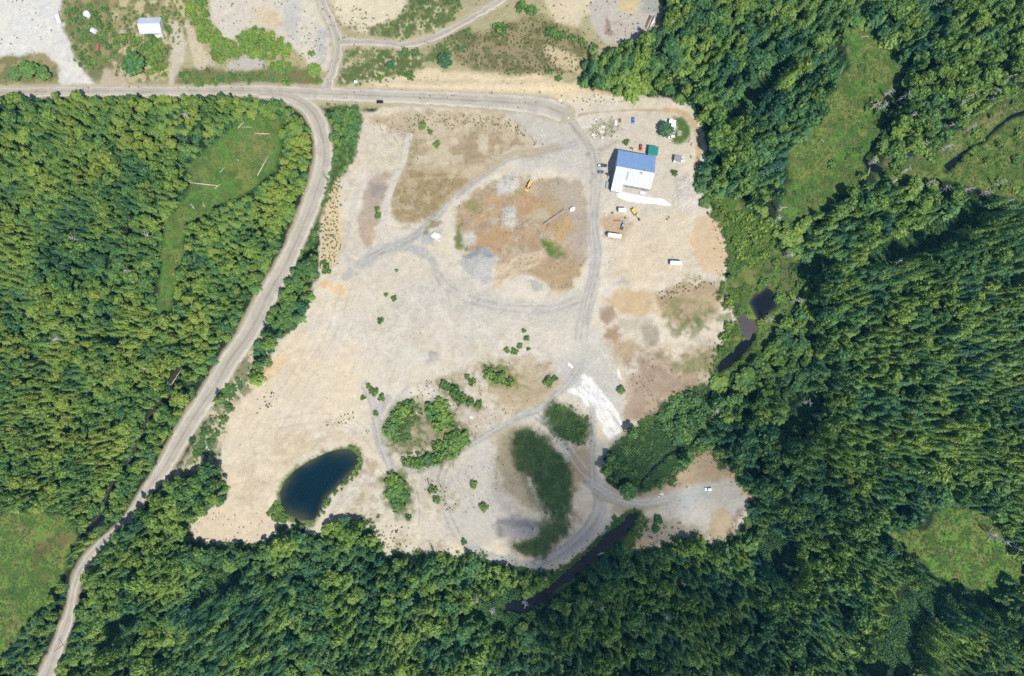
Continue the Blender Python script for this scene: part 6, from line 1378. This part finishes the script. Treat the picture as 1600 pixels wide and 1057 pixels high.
# ---- scrap on the scruffy plot north of the workshop and by the trailers
SC = [(931,188,1.6,1.0,.9,20,M_WHITE2,'fridge','white fridge dumped furthest west on the scruffy plot'),(942,199,2.4,1.3,1.0,20,M_CONC,'sheet_metal_scrap','white metal panel in the scruffy plot'),(940,206,2.6,1.4,.7,5,M_CONC,'sheet_metal_scrap','lower white metal panel in the scruffy plot'),(926,212,1.8,1.6,1.2,30,M_WHITE2,'fridge','white cabinet at the south-west corner of the scruffy plot'),(941,216,1.5,1.2,.8,10,M_WHITE2,'crate','pale crate below the scruffy plot'),
      (962,193,1.9,3.4,.8,3,M_CONC,'pallet_stack','tall pallet stack at the east end of the scruffy plot'),(966,200,1.6,1.4,.7,20,M_WOOD,'pallet_stack','small pallet stack at the east end of the scruffy plot'),(968.5,189,1.4,2.4,.8,0,M_RUST,'scrap_bin','rusty bin at the east end of the scruffy plot'),(986,232,1.6,1.0,.8,10,M_RUST,'scrap_bin','rusty bin behind the workshop'),(991.5,234.5,2.4,1.4,.8,10,M_LOG,'crate','pale timber crate behind the workshop'),
      (949,273,2.0,1.4,1.2,30,M_DARK,'scrap_bin','dark bin at the workshop corner'),(951,278,1.5,2.2,.9,10,M_CONC,'crate','pale crate at the workshop corner'),(949,290,2.0,4.6,1.3,8,mat('faded_green', (.22,.30,.28)),'skip','grey-green skip along the west wall of the workshop'),(1004,302,3.6,1.8,1.0,10,M_WHITE2,'crate','long white crate by the plastic sheet'),(946,336,1.8,1.1,.9,20,M_LOG,'crate','pale crate west of the short trailer'),
      (957,333,1.4,1.2,.6,15,M_RUST,'scrap_bin','rusty bin beside the short trailer'),(964,345,5.2,.7,.5,5,M_RUST,'steel_beam','rusty beam between the white trailers'),(977,341,1.2,1.0,.6,15,M_RUST,'scrap_bin','small rusty bin between the white trailers'),(1042,343,1.3,.7,.6,10,M_DARK,'scrap_bin','dark scrap on the open east yard'),(1045,340,1.0,.6,.5,40,M_DARK,'scrap_bin','smaller dark scrap on the open east yard'),
      (1077,220,1.0,3.6,.7,20,M_WOOD,'timber_stack','timber stack on the bank east of the lawn'),(1080,226,.9,2.6,.6,20,M_WOOD,'timber_stack','lower timber stack on the bank east of the lawn'),(1079.5,246,.8,1.8,.8,0,M_GREY,'scrap_bin','grey bin on the east bank'),(875.5,157.5,2.0,1.2,.7,10,M_WHITE,'concrete_block','white block at the tip of the turning circle'),(888,184.5,1.8,1.0,.7,-20,M_WHITE2,'concrete_block','white block east of the turning circle'),
      (891.5,571.5,4.0,1.0,.6,40,M_WHITE,'sheet_metal_scrap','white panel lying on the lower yard track'),(328,697,3.0,4.5,.7,25,M_WHITE2,'sheet_metal_scrap','pale sheet dumped on the verge by the sand'),(318,712,1.4,4.4,.5,25,M_CONC,'sheet_metal_scrap','narrow white sheet dumped on the verge by the sand'),(736,652,3.0,2.2,.7,35,M_CONC,'concrete_block','pale concrete lump on the plot of the thickets'),(1034,772,3.0,2.0,.8,20,M_CONC,'concrete_block','pale rubble block at the ford of the track'),(1029,776,1.6,1.4,.7,50,M_CONC,'concrete_block','smaller rubble block at the ford of the track'),
      (94,32,2.6,6.0,2.4,-18,M_WHITE2,'container','pale container beside the white lot'),(154,76,1.6,5.2,1.0,8,mat('faded_red', (.30,.09,.07)),'skip','faded red skip on the north-west slope')]
for (x, y, dx, dy, h_, a_, m_, nm, lab) in SC:
    o = empty(nm, G(x, y, 0), -math.radians(a_)); tag(o, lab, nm.replace('_', ' '))
    if nm == 'pallet_stack':
        for k in range(5): MB().box((0, 0, .1 + k * .15), (dx, dy, .09)).build('pallet', m_, o)
    elif nm == 'timber_stack':
        for k in range(4): MB().box((-dx/2 + .12 + k * dx / 4, R.uniform(-.2, .2), .2), (dx / 4 - .06, dy, .3)).build('beam', m_, o)
    elif nm in ('scrap_bin', 'skip', 'crate'):
        MB().prism([(-dx*.46, .05), (-dx/2, h_), (dx/2, h_), (dx*.46, .05)], 'y', -dy/2, dy/2).build('body', m_, o)
        for sx in (-1, 1): MB().box((sx * dx * .5, 0, h_), (.12, dy + .1, .1)).build('rim', m_, o)
    elif nm == 'sheet_metal_scrap':
        for k in range(2): MB().box((R.uniform(-.3, .3), R.uniform(-.3, .3), .15 + k * .2), (dx, dy, .08), rz=R.uniform(-.3, .3), rx=R.uniform(-.1, .1)).build('sheet', m_, o)
    elif nm == 'steel_beam':
        MB().prism([(-.3,0),(.3,0),(.3,.1),(.06,.1),(.06,.45),(.3,.45),(.3,.55),(-.3,.55),(-.3,.45),(-.06,.45),(-.06,.1),(-.3,.1)], 'x', -dx/2, dx/2, lambda p, q, t, k: (p, q)).build('web', m_, o)
    elif nm == 'concrete_block':
        MB().ico((0, 0, h_ * .4), (dx, dy, h_), 2, .12).build('lump', m_, o)
    else:
        MB().box((0, 0, h_ / 2), (dx, dy, h_), bevel=.05).build('body', m_, o); MB().box((0, -dy/2 - .02, h_ / 2), (dx * .9, .05, h_ * .9)).build('door', M_WHITE2, o)

# ---- stones
k = 0
stones = []
for q, n_, r0, r1 in (([(1052,276),(1078,268),(1092,286),(1106,328),(1070,334),(1050,310)], 70, .3, .9), ([(786,278),(812,276),(810,298),(786,298)], 16, .3, .8), ([(786,328),(806,330),(804,356),(786,354)], 16, .3, .9), ([(720,402),(750,386),(778,404),(765,440),(726,428)], 24, .25, .6), ([(655,372),(692,358),(690,378),(660,382)], 18, .25, .7), ([(1020,768),(1044,764),(1040,780),(1024,782)], 14, .3, .9)):
    xs = [p[0] for p in q]; ys = [p[1] for p in q]; c = 0
    while c < n_:
        x, y = R.uniform(min(xs), max(xs)), R.uniform(min(ys), max(ys))
        if poly_sd(q, np.array([x]), np.array([y]))[0] < 0: stones.append((x, y, R.uniform(r0, r1))); c += 1
m_ = MB()
for (x, y, r_) in stones:
    g = G(x, y); m_.ico((g.x, g.y, g.z + r_ * .2), (r_ * 2, r_ * 1.5, r_ * 1.2), 1, .2, R, R.uniform(0, 3))
o = m_.build('rubble', M_STONE); o['kind'] = 'stuff'; o['label'] = 'loose pale stones on the spoil heaps'

# ------------------------------------------------------------------ a passing cloud high in the south whose shade lies over the south-east of the site
def cloud():
    zc = 1100.0; rnd = random.Random(3); o = empty('cloud', (0, 0, zc)); 
    sh = W(1000, 800); c = Vector((sh.x + SUN_VEC.x / SUN_VEC.z * zc, sh.y + SUN_VEC.y / SUN_VEC.z * zc, zc)); o.location = c
    m = bpy.data.materials.new('cloud_vapour'); m.use_nodes = True; nt = m.node_tree; nt.nodes.remove(nt.nodes['Principled BSDF'])
    pv = nt.nodes.new('ShaderNodeVolumePrincipled'); pv.inputs['Color'].default_value = (.96, .97, 1, 1); pv.inputs['Density'].default_value = .0140; pv.inputs['Anisotropy'].default_value = .3
    nt.links.new(pv.outputs[0], nt.nodes['Material Output'].inputs['Volume'])
    for (px, py, rx, ry, th, sd) in ((905, 806, 60, 66, 42, 0), (1000, 955, 96, 58, 44, 1.7), (1225, 700, 56, 80, 20, 3.1)):
        k = MB(); w_ = W(px, py) - sh
        g = bmesh.ops.create_icosphere(k.bm, subdivisions=4, radius=1)
        for v in g['verts']:
            d = v.co.copy(); a = math.atan2(d.y, d.x)
            f = 1 + .12 * math.sin(3 * a + 1 + sd) + .08 * math.sin(5 * a + .4 + sd) + .05 * math.sin(9 * a)
            v.co = Vector((d.x * rx * f, d.y * ry * f, (d.z * th if d.z > 0 else d.z * th * .6) * (1 + .15 * math.sin(6 * d.x + 2 + sd) * math.cos(5 * d.y))))
        k.build('vapour', m, o, True, (w_.x, w_.y, 8 * math.sin(sd)))
    tag(o, 'small passing cloud above the south-east of the site', 'cloud')
cloud()

# ------------------------------------------------------------------ the air between the drone and the ground
hz = bpy.data.materials.new('thin_haze'); hz.use_nodes = True; nt = hz.node_tree; nt.nodes.remove(nt.nodes['Principled BSDF'])
pv = nt.nodes.new('ShaderNodeVolumePrincipled'); pv.inputs['Color'].default_value = (.15, .55, 1, 1); pv.inputs['Density'].default_value = .00004; pv.inputs['Anisotropy'].default_value = 0
nt.links.new(pv.outputs[0], nt.nodes['Material Output'].inputs['Volume'])
hb = MB().box((0, 0, 240), (9000, 9000, 492)).build('haze', hz); hb['kind'] = 'stuff'; hb['label'] = 'thin bluish summer haze over the whole site'
